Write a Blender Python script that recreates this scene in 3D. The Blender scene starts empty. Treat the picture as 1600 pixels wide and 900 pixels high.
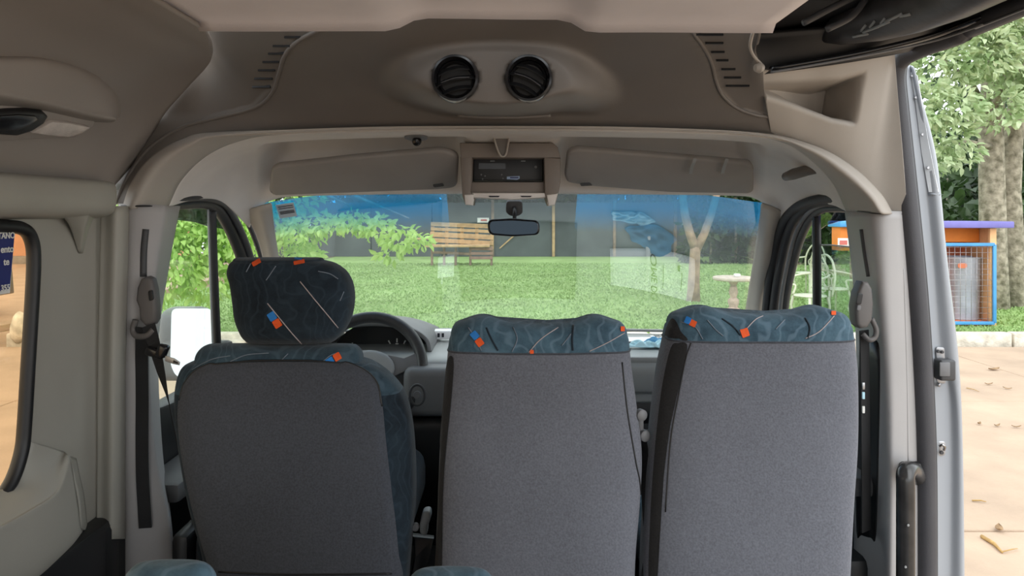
import bpy, bmesh, math, random
import numpy as np
from mathutils import Vector, Matrix
from mathutils.bvhtree import BVHTree

# ------------------------------------------------------------------ camera, world, exposure
S = bpy.context.scene
COL = S.collection
CAM_H, FPX, HY = 1.65, 1100.0, 335.0        # camera height, focal length in pixels, horizon row (1600x900)
cd = bpy.data.cameras.new('camera'); cam = bpy.data.objects.new('camera', cd); COL.objects.link(cam)
cam.location = (0, 0, CAM_H); cam.rotation_euler = (math.pi/2, 0, 0)
cd.sensor_width = 36; cd.lens = 36*FPX/1600; cd.shift_y = -(450-HY)/1600
cd.clip_start = 0.02; cd.clip_end = 300
S.camera = cam
W = bpy.data.worlds.new('overcast_sky'); S.world = W; W.use_nodes = True
wn = W.node_tree.nodes; wl = W.node_tree.links
bg = wn['Background']; bg.inputs['Color'].default_value = (0.90, 0.96, 1.0, 1); bg.inputs['Strength'].default_value = 2.2
sun = bpy.data.lights.new('sun', 'SUN'); so = bpy.data.objects.new('sun', sun); COL.objects.link(so)
sun.energy = 1.4; sun.angle = math.radians(60); so.rotation_euler = (math.radians(46), math.radians(34), 0)
S.view_settings.view_transform = 'Standard'; S.view_settings.look = 'None'
S.view_settings.gamma = 1; S.view_settings.use_curve_mapping = False
S.view_settings.exposure = 0.12
S.cycles.max_bounces = 10; S.cycles.diffuse_bounces = 6; S.cycles.transparent_max_bounces = 16

# ------------------------------------------------------------------ helpers
def P(x, y, Y): return Vector(((x-800)/FPX*Y, Y, CAM_H-(y-HY)/FPX*Y))
def PX(x, y, X): return P(x, y, X*FPX/(x-800))          # the point of a plane X = const
def PZ(x, y, Z): return P(x, y, (CAM_H-Z)*FPX/(y-HY))   # the point of a plane Z = const
def px(v): return (800+v.x/v.y*FPX, HY-(v.z-CAM_H)/v.y*FPX)
def sm(a, b, x):
    t = min(1, max(0, (x-a)/(b-a))); return t*t*(3-2*t)
def cr(pts, n, closed=False):
    """Catmull-Rom through pts, n samples, chord-length spaced by index"""
    pts = [Vector(p) for p in pts]; m = len(pts)
    out = []
    if m == 2:
        return [pts[0].lerp(pts[1], i/(n-1)) for i in range(n)]
    segs = m if closed else m-1
    for i in range(n):
        t = i/n*segs if closed else i/(n-1)*segs
        k = min(int(t), segs-1); f = t-k
        g = (lambda j: pts[j % m]) if closed else (lambda j: pts[j] if 0 <= j < m else (pts[0]*2-pts[1] if j < 0 else pts[-1]*2-pts[-2]))
        a, b, c, d = g(k-1), g(k), g(k+1), g(k+2)
        out.append(0.5*((2*b)+(c-a)*f+(2*a-5*b+4*c-d)*f*f+(3*b-a-3*c+d)*f**3))
    return out
def link(o, parent=None):
    COL.objects.link(o)
    if parent is not None:
        o.parent = parent
        if parent.type == 'EMPTY' and parent.parent is None:
            o.matrix_parent_inverse = Matrix.Translation(-parent.location) if parent.rotation_euler.z == 0 else parent.matrix_basis.inverted()
    return o
def mesh(name, verts, faces, m, parent=None, smooth=True, uv=None):
    me = bpy.data.meshes.new(name)
    me.from_pydata([tuple(v) for v in verts], [], faces)
    if smooth: me.polygons.foreach_set('use_smooth', [True]*len(me.polygons))
    if m is not None: me.materials.append(m)
    if uv is not None:
        lay = me.uv_layers.new(name='UVMap')
        for l in me.loops: lay.data[l.index].uv = uv[l.vertex_index]
    me.update()
    return link(bpy.data.objects.new(name, me), parent)
def frombm(name, bm, m, parent=None, smooth=False, auto=True):
    me = bpy.data.meshes.new(name)
    bmesh.ops.recalc_face_normals(bm, faces=bm.faces)
    bm.to_mesh(me); bm.free()
    if m is not None: me.materials.append(m)
    if smooth:
        me.polygons.foreach_set('use_smooth', [True]*len(me.polygons))
        if auto:
            me.set_sharp_from_angle(angle=math.radians(38))
    return link(bpy.data.objects.new(name, me), parent)
def tag(o, label=None, cat=None, group=None, kind=None):
    if label: o['label'] = label
    if cat: o['category'] = cat
    if group: o['group'] = group
    if kind: o['kind'] = kind
    return o
def empty(name, loc, label=None, cat=None, group=None, kind=None):
    o = bpy.data.objects.new(name, None); COL.objects.link(o); o.location = loc; o.empty_display_size = .05
    return tag(o, label, cat, group, kind)
def copy_tree(root, loc, rz=0, label=None):
    r = root.copy(); COL.objects.link(r); r.location = loc; r.rotation_euler = (0, 0, rz)
    if label: r['label'] = label
    for c in root.children:
        d = c.copy(); COL.objects.link(d); d.parent = r
        for g in c.children:
            e = g.copy(); COL.objects.link(e); e.parent = d
    return r
def solid(o, t, off=0):
    md = o.modifiers.new('thickness', 'SOLIDIFY'); md.thickness = t; md.offset = off; return o
def grid(rows, nu, nv, f=None):
    r1 = [cr(r, nu) for r in rows]
    g = [list(c) for c in zip(*[cr([r[i] for r in r1], nv) for i in range(nu)])]   # g[v][u]
    if f: g = [[f(p.copy(), i/(nu-1), j/(nv-1)) for i, p in enumerate(row)] for j, row in enumerate(g)]
    return g
def gridmesh(name, g, m, parent=None, thick=0, off=0, closed=False, uv=False, flip=False):
    nv, nu = len(g), len(g[0]); vs = [p for r in g for p in r]; fs = []
    for j in range(nv-1):
        for i in range(nu if closed else nu-1):
            a = j*nu+i; b = j*nu+(i+1) % nu
            q = (a, b, b+nu, a+nu); fs.append(q[::-1] if flip else q)
    uvs = [(i/(nu-1), j/(nv-1)) for j in range(nv) for i in range(nu)] if uv else None
    o = mesh(name, vs, fs, m, parent, True, uvs)
    if thick: solid(o, thick, off)
    return o
def loft(name, rows, nu, nv, m, parent=None, thick=0, off=0, f=None, uv=False):
    return gridmesh(name, grid(rows, nu, nv, f), m, parent, thick, off, uv=uv)
def gridbvh(g):
    n = len(g[0]); return BVHTree.FromPolygons([p.copy() for r in g for p in r], [(j*n+i, j*n+(i+1) % n, (j+1)*n+(i+1) % n, (j+1)*n+i) for j in range(len(g)-1) for i in range(n)])
def textmesh(name, body, size, ax, ay, m, par, M4, extrude=.0003, offset=0):
    cu = bpy.data.curves.new(name, 'FONT'); cu.body = body; cu.size = size; cu.align_x = ax; cu.align_y = ay; cu.extrude = extrude; cu.offset = offset
    t = bpy.data.objects.new(name+'_curve', cu); COL.objects.link(t); bpy.context.view_layer.update()
    me = bpy.data.meshes.new_from_object(t.evaluated_get(bpy.context.evaluated_depsgraph_get())); me.name = name
    bpy.data.objects.remove(t); bpy.data.curves.remove(cu)
    me.materials.clear(); me.materials.append(m)
    o = bpy.data.objects.new(name, me); o.matrix_basis = M4; return link(o, par)
def bvh(o):
    me = o.data
    return BVHTree.FromPolygons([v.co.copy() for v in me.vertices], [tuple(p.vertices) for p in me.polygons])
CAMV = Vector((0, 0, CAM_H))
def hit(b, x, y, off=0.0, near=True):
    d = (P(x, y, 1.0)-CAMV).normalized()
    loc, n, i, t = b.ray_cast(CAMV, d)
    if loc is None:
        if not near: return None
        q = b.find_nearest(P(x, y, 1.55))[0]; q = b.find_nearest(P(x, y, q.y))[0]
        return P(x, y, q.y)-d*off
    if n.dot(d) > 0: n = -n
    return loc+n*off
def tubemesh(pts, r, n=10, closed=False, caps=True, flat=1.0, flatdir=None):
    """verts, faces of a tube; r a number or list; flat squashes along the second frame axis"""
    pts = [Vector(p) for p in pts]; m = len(pts)
    rs = r if isinstance(r, (list, tuple)) else [r]*m
    vs, fs = [], []; prev = None
    for i, p in enumerate(pts):
        if closed: t = pts[(i+1) % m]-pts[i-1]
        else: t = pts[min(i+1, m-1)]-pts[max(i-1, 0)]
        t.normalize()
        if flatdir is not None: u = Vector(flatdir); u = (u-t*u.dot(t)).normalized()
        elif prev is None:
            u = t.orthogonal().normalized()
        else:
            u = (prev-t*prev.dot(t)).normalized()
        prev = u; w = t.cross(u)
        for k in range(n):
            a = 2*math.pi*k/n
            vs.append(p+u*(math.cos(a)*rs[i]*flat)+w*(math.sin(a)*rs[i]))
    for i in range(m if closed else m-1):
        for k in range(n):
            a = i*n+k; b = i*n+(k+1) % n; j = ((i+1) % m)*n
            fs.append((a, b, j+(k+1) % n, j+k))
    if caps and not closed:
        fs.append(tuple(range(n-1, -1, -1))); fs.append(tuple(range((m-1)*n, m*n)))
    return vs, fs
def tube(name, pts, r, m, parent=None, n=10, closed=False, smooth_n=0, flat=1.0, flatdir=None):
    if smooth_n: pts = cr(pts, smooth_n, closed)
    vs, fs = tubemesh(pts, r, n, closed, True, flat, flatdir)
    return mesh(name, vs, fs, m, parent)
def tubes(name, lists, r, m, parent=None, n=6, kind=None):
    V, F = [], []
    for L in lists:
        vs, fs = tubemesh(L, r, n); o = len(V); V += vs; F += [tuple(i+o for i in f) for f in fs]
    o = mesh(name, V, F, m, parent)
    if kind: o['kind'] = kind
    return o
def ribbon(name, pts, wdir, w, t, m, parent=None, n=30):
    """a strap: centre line, width direction(s), width, thickness"""
    c = cr(pts, n); vs, fs = [], []
    for i, p in enumerate(c):
        tn = (c[min(i+1, n-1)]-c[max(i-1, 0)]).normalized()
        wd = wdir if not isinstance(wdir, list) else cr(wdir, n)[i]
        wd = Vector(wd); wd = (wd-tn*wd.dot(tn)).normalized(); nn = tn.cross(wd)
        for a, b in ((-1, -1), (1, -1), (1, 1), (-1, 1)): vs.append(p+wd*(a*w/2)+nn*(b*t/2))
    for i in range(n-1):
        for k in range(4): a = i*4+k; b = i*4+(k+1) % 4; fs.append((a, b, b+4, a+4))
    fs += [(3, 2, 1, 0), tuple(range((n-1)*4, n*4))]
    return mesh(name, vs, fs, m, parent, smooth=False)
def rbox(name, c, size, m, parent=None, bev=.01, seg=2, rot=None, taper=None):
    bm = bmesh.new(); bmesh.ops.create_cube(bm, size=1)
    for v in bm.verts:
        v.co = Vector((v.co.x*size[0], v.co.y*size[1], v.co.z*size[2]))
        if taper and v.co.z > 0: v.co.x *= taper[0]; v.co.y *= taper[1]
    if bev: bmesh.ops.bevel(bm, geom=list(bm.edges), offset=bev, segments=seg, profile=.5, affect='EDGES')
    M = Matrix.Translation(Vector(c)) @ (rot.to_4x4() if rot is not None else Matrix.Identity(4))
    bmesh.ops.transform(bm, matrix=M, verts=bm.verts)
    return frombm(name, bm, m, parent, smooth=True)
def plate(name, pts, thick, m, parent=None, bev=0.0, seg=2, dirv=None):
    """closed outline extruded along its normal away from the camera (or along dirv)"""
    pts = [Vector(p) for p in pts]
    bm = bmesh.new(); f = bm.faces.new([bm.verts.new(p) for p in pts]); f.normal_update()
    n = Vector(dirv).normalized() if dirv is not None else f.normal.copy()
    if dirv is None and n.dot(f.calc_center_median()-CAMV) < 0: n = -n
    r = bmesh.ops.extrude_face_region(bm, geom=[f])
    for v in r['geom']:
        if isinstance(v, bmesh.types.BMVert): v.co += n*thick
    if bev:
        es = [e for e in bm.edges if len(e.link_faces) == 2 and e.calc_face_angle(0) > .7]
        bmesh.ops.recalc_face_normals(bm, faces=bm.faces)
        bmesh.ops.bevel(bm, geom=es, offset=bev, segments=seg, profile=.5, affect='EDGES', clamp_overlap=True)
    big = [f for f in bm.faces if len(f.verts) > 4]
    bmesh.ops.triangulate(bm, faces=big)
    return frombm(name, bm, m, parent, smooth=True)
def roundpoly(pts, r, n=5):
    """round the corners of a flat polygon of Vectors"""
    out = []; m = len(pts); pts = [Vector(p) for p in pts]
    for i in range(m):
        a, b, c = pts[i-1], pts[i], pts[(i+1) % m]
        rr = min(r, (a-b).length*.45, (c-b).length*.45)
        p = b+(a-b).normalized()*rr; q = b+(c-b).normalized()*rr
        for k in range(n+1):
            t = k/n; out.append(p*(1-t)**2+b*2*t*(1-t)+q*t*t)
    return out
def patch(name, b, outline, off, m, parent=None, nper=48, rings=6, closed=True, smooth_out=True, edge=True):
    """a thin sheet lying on the surface b inside an outline seen from the seats behind, with real thickness"""
    o = cr([Vector((x, y, 0)) for x, y in outline], nper, True) if smooth_out else [Vector((x, y, 0)) for x, y in outline]
    nper = len(o)
    c = sum(o, Vector())/nper
    vs = []; last = None
    ring_list = [0]+[k/rings for k in range(1, rings+1)]
    ch = hit(b, c.x, c.y, off); vs.append(ch); fs = []
    for k in range(1, rings+1):
        for i in range(nper):
            q = c.lerp(o[i], ring_list[k])
            h = hit(b, q.x, q.y, off, False)
            if h is None:
                h = vs[1+(k-2)*nper+i] if k > 1 else ch
            vs.append(h)
    if edge:
        for i in range(nper):
            p = vs[1+(rings-1)*nper+i]; d = (p-CAMV).normalized(); vs.append(p+d*(off*1.6))
    R = rings+(1 if edge else 0)
    for i in range(nper): fs.append((0, 1+i, 1+(i+1) % nper))
    for k in range(R-1):
        for i in range(nper):
            a = 1+k*nper+i; b2 = 1+k*nper+(i+1) % nper; fs.append((a, a+nper, b2+nper, b2))
    return mesh(name, vs, fs, m, parent)
def lathe(name, prof, c, m, parent=None, n=24, axis=None):
    """prof: (radius, height) pairs"""
    R = Vector((0, 0, 1)).rotation_difference(Vector(axis)).to_matrix() if axis is not None else Matrix.Identity(3)
    vs, fs = [], []
    for r, h in prof:
        for k in range(n):
            a = 2*math.pi*k/n; vs.append(Vector(c)+R @ Vector((r*math.cos(a), r*math.sin(a), h)))
    for j in range(len(prof)-1):
        for k in range(n):
            a = j*n+k; b = j*n+(k+1) % n; fs.append((a, b, b+n, a+n))
    fs.append(tuple(range(n-1, -1, -1))); fs.append(tuple(range((len(prof)-1)*n, len(prof)*n)))
    me = mesh(name, vs, fs, m, parent); me.data.set_sharp_from_angle(angle=math.radians(40)); return me

# ------------------------------------------------------------------ materials
def nodes(name):
    m = bpy.data.materials.new(name); m.use_nodes = True
    return m, m.node_tree.nodes, m.node_tree.links, m.node_tree.nodes['Principled BSDF']
def mat(name, col, rough=.6, metal=0, var=.12, scale=8, bump=.0, bscale=400, spec=.5, col2=None, emit=None, sheen=0, trans=0):
    m, n, l, b = nodes(name)
    b.inputs['Roughness'].default_value = rough; b.inputs['Metallic'].default_value = metal
    b.inputs['Specular IOR Level'].default_value = spec
    tc = n.new('ShaderNodeTexCoord')
    if var or col2:
        nz = n.new('ShaderNodeTexNoise'); nz.inputs['Scale'].default_value = scale; nz.inputs['Detail'].default_value = 6
        l.new(tc.outputs['Object'], nz.inputs['Vector'])
        r = n.new('ShaderNodeValToRGB'); c2 = col2 or tuple(c*(1-var) for c in col); c1 = col if col2 else tuple(min(1, c*(1+var)) for c in col)
        r.color_ramp.elements[0].position = .32; r.color_ramp.elements[1].position = .68
        r.color_ramp.elements[0].color = (*c2, 1); r.color_ramp.elements[1].color = (*c1, 1)
        l.new(nz.outputs['Fac'], r.inputs['Fac']); l.new(r.outputs['Color'], b.inputs['Base Color'])
    else: b.inputs['Base Color'].default_value = (*col, 1)
    if bump:
        n2 = n.new('ShaderNodeTexNoise'); n2.inputs['Scale'].default_value = bscale; n2.inputs['Detail'].default_value = 3
        l.new(tc.outputs['Object'], n2.inputs['Vector'])
        bp = n.new('ShaderNodeBump'); bp.inputs['Strength'].default_value = bump; bp.inputs['Distance'].default_value = .002 if bscale > 60 else .02
        l.new(n2.outputs['Fac'], bp.inputs['Height']); l.new(bp.outputs['Normal'], b.inputs['Normal'])
    if emit:
        b.inputs['Emission Color'].default_value = (*emit[:3], 1); b.inputs['Emission Strength'].default_value = emit[3]
    if sheen: b.inputs['Sheen Weight'].default_value = sheen
    if trans: b.inputs['Subsurface Weight'].default_value = 0
    return m
def glassmat(name, tint=(1, 1, 1), base=.04, gain=1.0, rough=0.0, haze=0):
    """one sheet of window glass: tinted pass-through and mirror reflection that grows at grazing angles"""
    m, n, l, b = nodes(name); n.remove(b); out = n['Material Output']
    t = n.new('ShaderNodeBsdfTransparent'); t.inputs['Color'].default_value = (*tint, 1)
    g = n.new('ShaderNodeBsdfGlossy'); g.inputs['Roughness'].default_value = rough
    lw = n.new('ShaderNodeLayerWeight'); lw.inputs['Blend'].default_value = .5
    pw = n.new('ShaderNodeMath'); pw.operation = 'POWER'; pw.inputs[1].default_value = 4.0; l.new(lw.outputs['Facing'], pw.inputs[0])
    ma = n.new('ShaderNodeMath'); ma.operation = 'MULTIPLY_ADD'; ma.inputs[1].default_value = gain; ma.inputs[2].default_value = base
    ma.use_clamp = True; l.new(pw.outputs[0], ma.inputs[0])
    mx = n.new('ShaderNodeMixShader'); l.new(ma.outputs[0], mx.inputs['Fac']); l.new(t.outputs[0], mx.inputs[1]); l.new(g.outputs[0], mx.inputs[2])
    l.new(mx.outputs[0], out.inputs['Surface'])
    return m, n, l, t
M = {}
M['trim'] = mat('beige_plastic', (.43, .39, .345), .55, var=.05, scale=3, bump=.12, bscale=700)
M['trim_dark'] = mat('shaded_trim_plastic', (.165, .146, .130), .55, var=.08, scale=4, bump=.15, bscale=600)  # beige plastic with dirt and overhead shade put into its colour
M['trim_side'] = mat('grey_green_plastic', (.36, .345, .30), .5, var=.05, scale=3, bump=.1, bscale=700)
M['pillar'] = mat('warm_grey_plastic', (.42, .405, .40), .5, var=.05, scale=4, bump=.1, bscale=700)
M['headliner'] = mat('headliner_cloth', (.88, .82, .83), .9, var=.05, scale=5, bump=.1, bscale=300, col2=None)
M['cove'] = mat('cove_plastic', (.30, .27, .245), .5, var=.05, scale=3, bump=.1, bscale=600)
M['cabliner'] = mat('cab_headliner', (.80, .75, .71), .8, var=.06, scale=6, bump=.08, bscale=500)
M['visor'] = mat('visor_vinyl', (.30, .275, .255), .55, var=.05, scale=10, bump=.08, bscale=500)
M['console'] = mat('console_plastic', (.22, .185, .16), .55, var=.05, bump=.1, bscale=600)
M['black'] = mat('black_plastic', (.012, .012, .013), .45, var=.1)
M['blackgloss'] = mat('gloss_black_plastic', (.01, .01, .012), .2, var=.1)
M['rubber'] = mat('rubber_seal', (.035, .034, .037), .6, var=.1, bump=.2, bscale=500)
M['rubber2'] = mat('grey_rubber_seal', (.06, .059, .066), .55, var=.1, bump=.3, bscale=600)
M['darkgrey'] = mat('dark_grey_plastic', (.06, .06, .063), .5, var=.1, bump=.1, bscale=600)
M['grey'] = mat('grey_plastic', (.17, .17, .175), .5, var=.08, bump=.1, bscale=600)
M['lightgrey'] = mat('light_grey_plastic', (.32, .33, .33), .45, var=.06, bump=.08, bscale=600)
M['body'] = mat('silver_body_paint', (.34, .36, .39), .35, var=.04, scale=2)
M['bodylight'] = mat('pale_body_paint', (.74, .77, .80), .35, var=.05, scale=20)
M['chrome'] = mat('worn_chrome', (.45, .44, .43), .22, 1.0, var=.1, scale=40)
M['darkchrome'] = mat('dark_painted_tube', (.05, .048, .047), .22, .3, var=.2, scale=30)
M['steel'] = mat('dull_steel', (.42, .42, .43), .4, .8, var=.15, scale=50)
M['belt'] = mat('belt_webbing', (.018, .018, .019), .8, var=.1, bump=.4, bscale=900)
M['guide'] = mat('belt_guide_plastic', (.13, .12, .115), .5, var=.05)
M['orange'] = mat('orange_print', (.80, .10, .015), .8, var=.08, scale=200)
M['blue'] = mat('blue_print', (.02, .20, .58), .8, var=.08, scale=200)
M['thread'] = mat('pale_thread', (.42, .36, .36), .8, var=.1, scale=100)
M['thread_dim'] = mat('dim_thread', (.17, .20, .24), .8, var=.1, scale=100)
M['paper'] = mat('white_paper', (.86, .87, .90), .8, var=.02)
M['ink'] = mat('dark_ink', (.02, .02, .03), .8, var=0)
M['mask'] = mat('pale_blue_cloth', (.50, .75, .84), .9, var=.1, scale=60, bump=.3, bscale=200)
M['bluecloth'] = mat('blue_cloth', (.12, .33, .55), .9, var=.12, scale=40, bump=.3, bscale=200)
M['lens'] = mat('clear_lamp_lens', (.55, .50, .46), .15, var=.15, scale=30, bump=.3, bscale=300)
M['white'] = mat('white_paint', (.8, .79, .75), .6, var=.08, scale=20)
M['lcd'] = mat('blue_lit_display', (.1, .2, .5), .3, var=0, emit=(.25, .45, 1, .8))
M['mirrorglass'] = mat('mirror_glass', (.68, .70, .72), .02, 1.0, var=0)
M['mirrordark'] = mat('dimmed_mirror_glass', (.022, .028, .034), .03, 1.0, var=0)

def fabric(name, base, dark, line, wave=9, bstr=.3):
    m, n, l, b = nodes(name)
    b.inputs['Roughness'].default_value = .85; b.inputs['Sheen Weight'].default_value = .15; b.inputs['Specular IOR Level'].default_value = .2
    tc = n.new('ShaderNodeTexCoord')
    nz = n.new('ShaderNodeTexNoise'); nz.inputs['Scale'].default_value = 14; nz.inputs['Detail'].default_value = 8; nz.inputs['Roughness'].default_value = .7
    l.new(tc.outputs['Object'], nz.inputs['Vector'])
    r = n.new('ShaderNodeValToRGB'); r.color_ramp.elements[0].position = .35; r.color_ramp.elements[1].position = .65
    r.color_ramp.elements[0].color = (*dark, 1); r.color_ramp.elements[1].color = (*base, 1); l.new(nz.outputs['Fac'], r.inputs['Fac'])
    wv = n.new('ShaderNodeTexWave'); wv.inputs['Scale'].default_value = wave; wv.inputs['Distortion'].default_value = 30; wv.inputs['Detail'].default_value = 3
    wv.inputs['Detail Scale'].default_value = .6
    l.new(tc.outputs['Object'], wv.inputs['Vector'])
    r2 = n.new('ShaderNodeValToRGB'); r2.color_ramp.elements[0].position = .80; r2.color_ramp.elements[1].position = .98
    r2.color_ramp.elements[0].color = (0, 0, 0, 1); r2.color_ramp.elements[1].color = (.35, .35, .35, 1); l.new(wv.outputs['Fac'], r2.inputs['Fac'])
    mx = n.new('ShaderNodeMix'); mx.data_type = 'RGBA'; l.new(r2.outputs['Color'], mx.inputs['Factor']); l.new(r.outputs['Color'], mx.inputs['A'])
    mx.inputs['B'].default_value = (*line, 1); l.new(mx.outputs['Result'], b.inputs['Base Color'])
    n2 = n.new('ShaderNodeTexNoise'); n2.inputs['Scale'].default_value = 500; l.new(tc.outputs['Object'], n2.inputs['Vector'])
    bp = n.new('ShaderNodeBump'); bp.inputs['Strength'].default_value = bstr; bp.inputs['Distance'].default_value = .002
    l.new(n2.outputs['Fac'], bp.inputs['Height']); l.new(bp.outputs['Normal'], b.inputs['Normal'])
    return m
M['bluefab'] = fabric('blue_seat_velour', (.085, .155, .205), (.03, .062, .088), (.17, .25, .32))
M['shadefab'] = fabric('shaded_seat_velour', (.020, .034, .048), (.007, .012, .018), (.034, .055, .075), 12)  # blue velour with its backlit shade put into the colour
M['bluefab_dark'] = fabric('part_shaded_seat_velour', (.050, .088, .115), (.018, .034, .05), (.10, .15, .19))  # same blue velour, part of the shade put into its colour
def weave(name, base):
    m, n, l, b = nodes(name)
    b.inputs['Roughness'].default_value = .9; b.inputs['Sheen Weight'].default_value = .2; b.inputs['Specular IOR Level'].default_value = .15
    tc = n.new('ShaderNodeTexCoord')
    a = n.new('ShaderNodeTexNoise'); a.inputs['Scale'].default_value = 260; a.inputs['Detail'].default_value = 4; l.new(tc.outputs['Object'], a.inputs['Vector'])
    a2 = n.new('ShaderNodeTexNoise'); a2.inputs['Scale'].default_value = 5; a2.inputs['Detail'].default_value = 4; l.new(tc.outputs['Object'], a2.inputs['Vector'])
    ad = n.new('ShaderNodeMath'); ad.operation = 'MULTIPLY_ADD'; ad.inputs[1].default_value = .35; l.new(a2.outputs['Fac'], ad.inputs[0]); l.new(a.outputs['Fac'], ad.inputs[2])
    r = n.new('ShaderNodeValToRGB'); r.color_ramp.elements[0].position = .42; r.color_ramp.elements[1].position = .92
    r.color_ramp.elements[0].color = (*[c*.78 for c in base], 1); r.color_ramp.elements[1].color = (*[c*1.25 for c in base], 1)
    l.new(ad.outputs[0], r.inputs['Fac']); l.new(r.outputs['Color'], b.inputs['Base Color'])
    w = n.new('ShaderNodeTexNoise'); w.inputs['Scale'].default_value = 9; w.inputs['Detail'].default_value = 2; l.new(tc.outputs['Object'], w.inputs['Vector'])
    bp0 = n.new('ShaderNodeBump'); bp0.inputs['Strength'].default_value = .15; bp0.inputs['Distance'].default_value = .02; l.new(w.outputs['Fac'], bp0.inputs['Height'])
    bp = n.new('ShaderNodeBump'); bp.inputs['Strength'].default_value = .35; bp.inputs['Distance'].default_value = .002
    l.new(a.outputs['Fac'], bp.inputs['Height']); l.new(bp0.outputs['Normal'], bp.inputs['Normal']); l.new(bp.outputs['Normal'], b.inputs['Normal'])
    return m
M['greyfab'] = weave('grey_seat_cloth', (.136, .141, .164))
M['greyfab_dark'] = weave('charcoal_seat_cloth', (.060, .065, .078))
M['shade_cloth'] = weave('shade_seat_cloth', (.022, .021, .021))  # cloth darkened to stand for shade on the seat sides
# ------------------------------------------------------------------ the van shell (setting)
def ST(o, label, cat='van interior'): return tag(o, label, cat, None, 'structure')
# floor
bm = bmesh.new()
fl = rbox('floor', (0, .2, .52), (1.86, 5.0, .06), M['darkgrey'], None, .005); ST(fl, 'dark vinyl floor of the van under the seats', 'floor')

# ceiling: flat headliner with a shallow central channel
def fz(X): return 1.972+.022*(sm(-.21, -.15, X)-sm(.085, .135, X))-.004*sm(.2, .45, X)
rows = []
for Y in (-2.3, -1, 0, .6, 1.0, 1.12, 1.185, 1.2):
    dz = -.012 if Y == 1.2 else 0
    rows.append([Vector((X, Y-.02*abs(X)+.004*math.sin(X*9), fz(X)+dz+(.0 if Y < 1.19 else .0))) for X in [-.53+k*.97/40 for k in range(41)]])
g = rows
o = gridmesh('ceiling', g, M['headliner'], None, .012, 1); ST(o, 'pale pinkish cloth headliner on the van roof with a central channel', 'ceiling')

# roof cove on the driver side: profile across, running rearwards
prof = [(-.525, 1.973, 1.20), (-.56, 1.972, 1.31), (-.62, 1.968, 1.44), (-.72, 1.94, 1.56), (-.80, 1.885, 1.61), (-.865, 1.81, 1.645), (-.905, 1.745, 1.63), (-.915, 1.712, 1.60)]
ys = [0, .15, .3, .45, .58, .7, .8, .88, .94, .98, 1]
grows = [[Vector((X, -2.3+(Yf+2.3)*t, z)) for (X, z, Yf) in prof] for t in ys]
cove = gridmesh('trim_1', grid(grows, 40, 60), M['cove'], None, .008, 1); ST(cove, 'curved brown roof cove panel above the side window, carrying the reading lamp', 'trim')
bcove = bvh(cove)
# moulded seam lip along its front edge
tube('edge_lip', [Vector((X-.003, Yf, z-.002)) for (X, z, Yf) in prof], .005, M['cove'], cove, 8, smooth_n=40)
for q in ([(121, 268), (123, 271)], [(139, 250), (142, 252)]):
    pts = [hit(bcove, *q[0], .0), hit(bcove, *q[1], .0)]
    if None not in pts: tube('clip', [pts[0], pts[1]], .0035, M['black'], cove, 6)

# overhead bulkhead above the seats
inn = [(190, 326), (205, 285), (235, 245), (285, 217), (340, 206), (400, 203), (470, 201), (560, 200), (680, 199), (780, 198), (880, 198), (1000, 200), (1100, 202), (1180, 206), (1212, 211)]
out = [(152, 300, 1.60), (174, 262, 1.65), (222, 205, 1.64), (288, 140, 1.58), (304, 82, 1.53), (296, 50, 1.43), (306, 16, 1.28), (500, 18, 1.21), (640, 14, 1.21), (775, 2, 1.21), (900, 8, 1.21), (1015, 14, 1.21), (1176, 16, 1.22), (1182, 78, 1.33), (1194, 112, 1.42)]
r0 = [P(x+6*sm(330, 250, x), y+5*sm(200, 330, x), 1.615) for x, y in inn]; r2 = [P(*q) for q in out]
r1 = [a.lerp(b, .5)+Vector((0, .03, .012))*min(1, (a-b).length/.35) for a, b in zip(r0, r2)]
def podf(p, u, v):
    x, y = px(p)
    # the air pod that swells out of the bulkhead
    yc = 124+(22*sm(860, 960, x)-0*x if x > 775 else 0); dx = (x-775)/(200 if x > 775 else 190); dy = (y-yc)/(64 if y > yc else 76)
    d = math.hypot(dx, dy) if dy > 0 else (abs(dx)**2.3+abs(dy)**2.3)**(1/2.3)
    h = 1-sm(.56, 1.0, d)
    p = CAMV+(p-CAMV)*(1-h*(1-1.33/p.y)) if p.y > 1.33 else p
    for vx in (711, 826):
        if math.hypot(x-vx, y-122) < 33: p = p+(p-CAMV).normalized()*.045
    lx = np.interp(y, [30, 75, 130, 165, 185], [520, 450, 428, 398, 320])
    if x < 700: p = p+Vector((0, .006, .003))*sm(0, 5, lx-x)*sm(200, 178, y)
    rx = np.interp(y, [48, 60, 95, 140, 170, 180], [1080, 1086, 1110, 1121, 1150, 1200])
    if x > 900: p = p+Vector((0, .006, .003))*sm(0, 5, x-rx)*sm(190, 176, y)
    return p
g = grid([r0, r1, r2], 240, 70, podf)
bulk = gridmesh('trim_2', g, M['trim_dark'], None, .006, -1); ST(bulk, 'overhead bulkhead moulding darkened by painted shade, with twin air vents and slotted side grilles', 'trim')
bb = bvh(bulk)
def slot(x0, x1, y):
    ps = [hit(bb, x0+(x1-x0)*k/4, y, .0005) for k in range(5)]
    if None in ps: return
    ribbon('slot', ps, (0, -.35, -1), .0062, .003, M['black'], bulk, 8)
for x0, x1, y in [(445, 471, 57), (427, 454, 71), (420, 445, 83), (411, 436, 96), (404, 430, 109), (398, 426, 122), (395, 423, 135)]: slot(x0, x1, y)
for x0, x1, y in [(1085, 1130, 53), (1102, 1130, 66), (1111, 1132, 80), (1119, 1138, 93), (1127, 1149, 107), (1131, 1158, 120), (1134, 1171, 133)]: slot(x0, x1, y)
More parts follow.
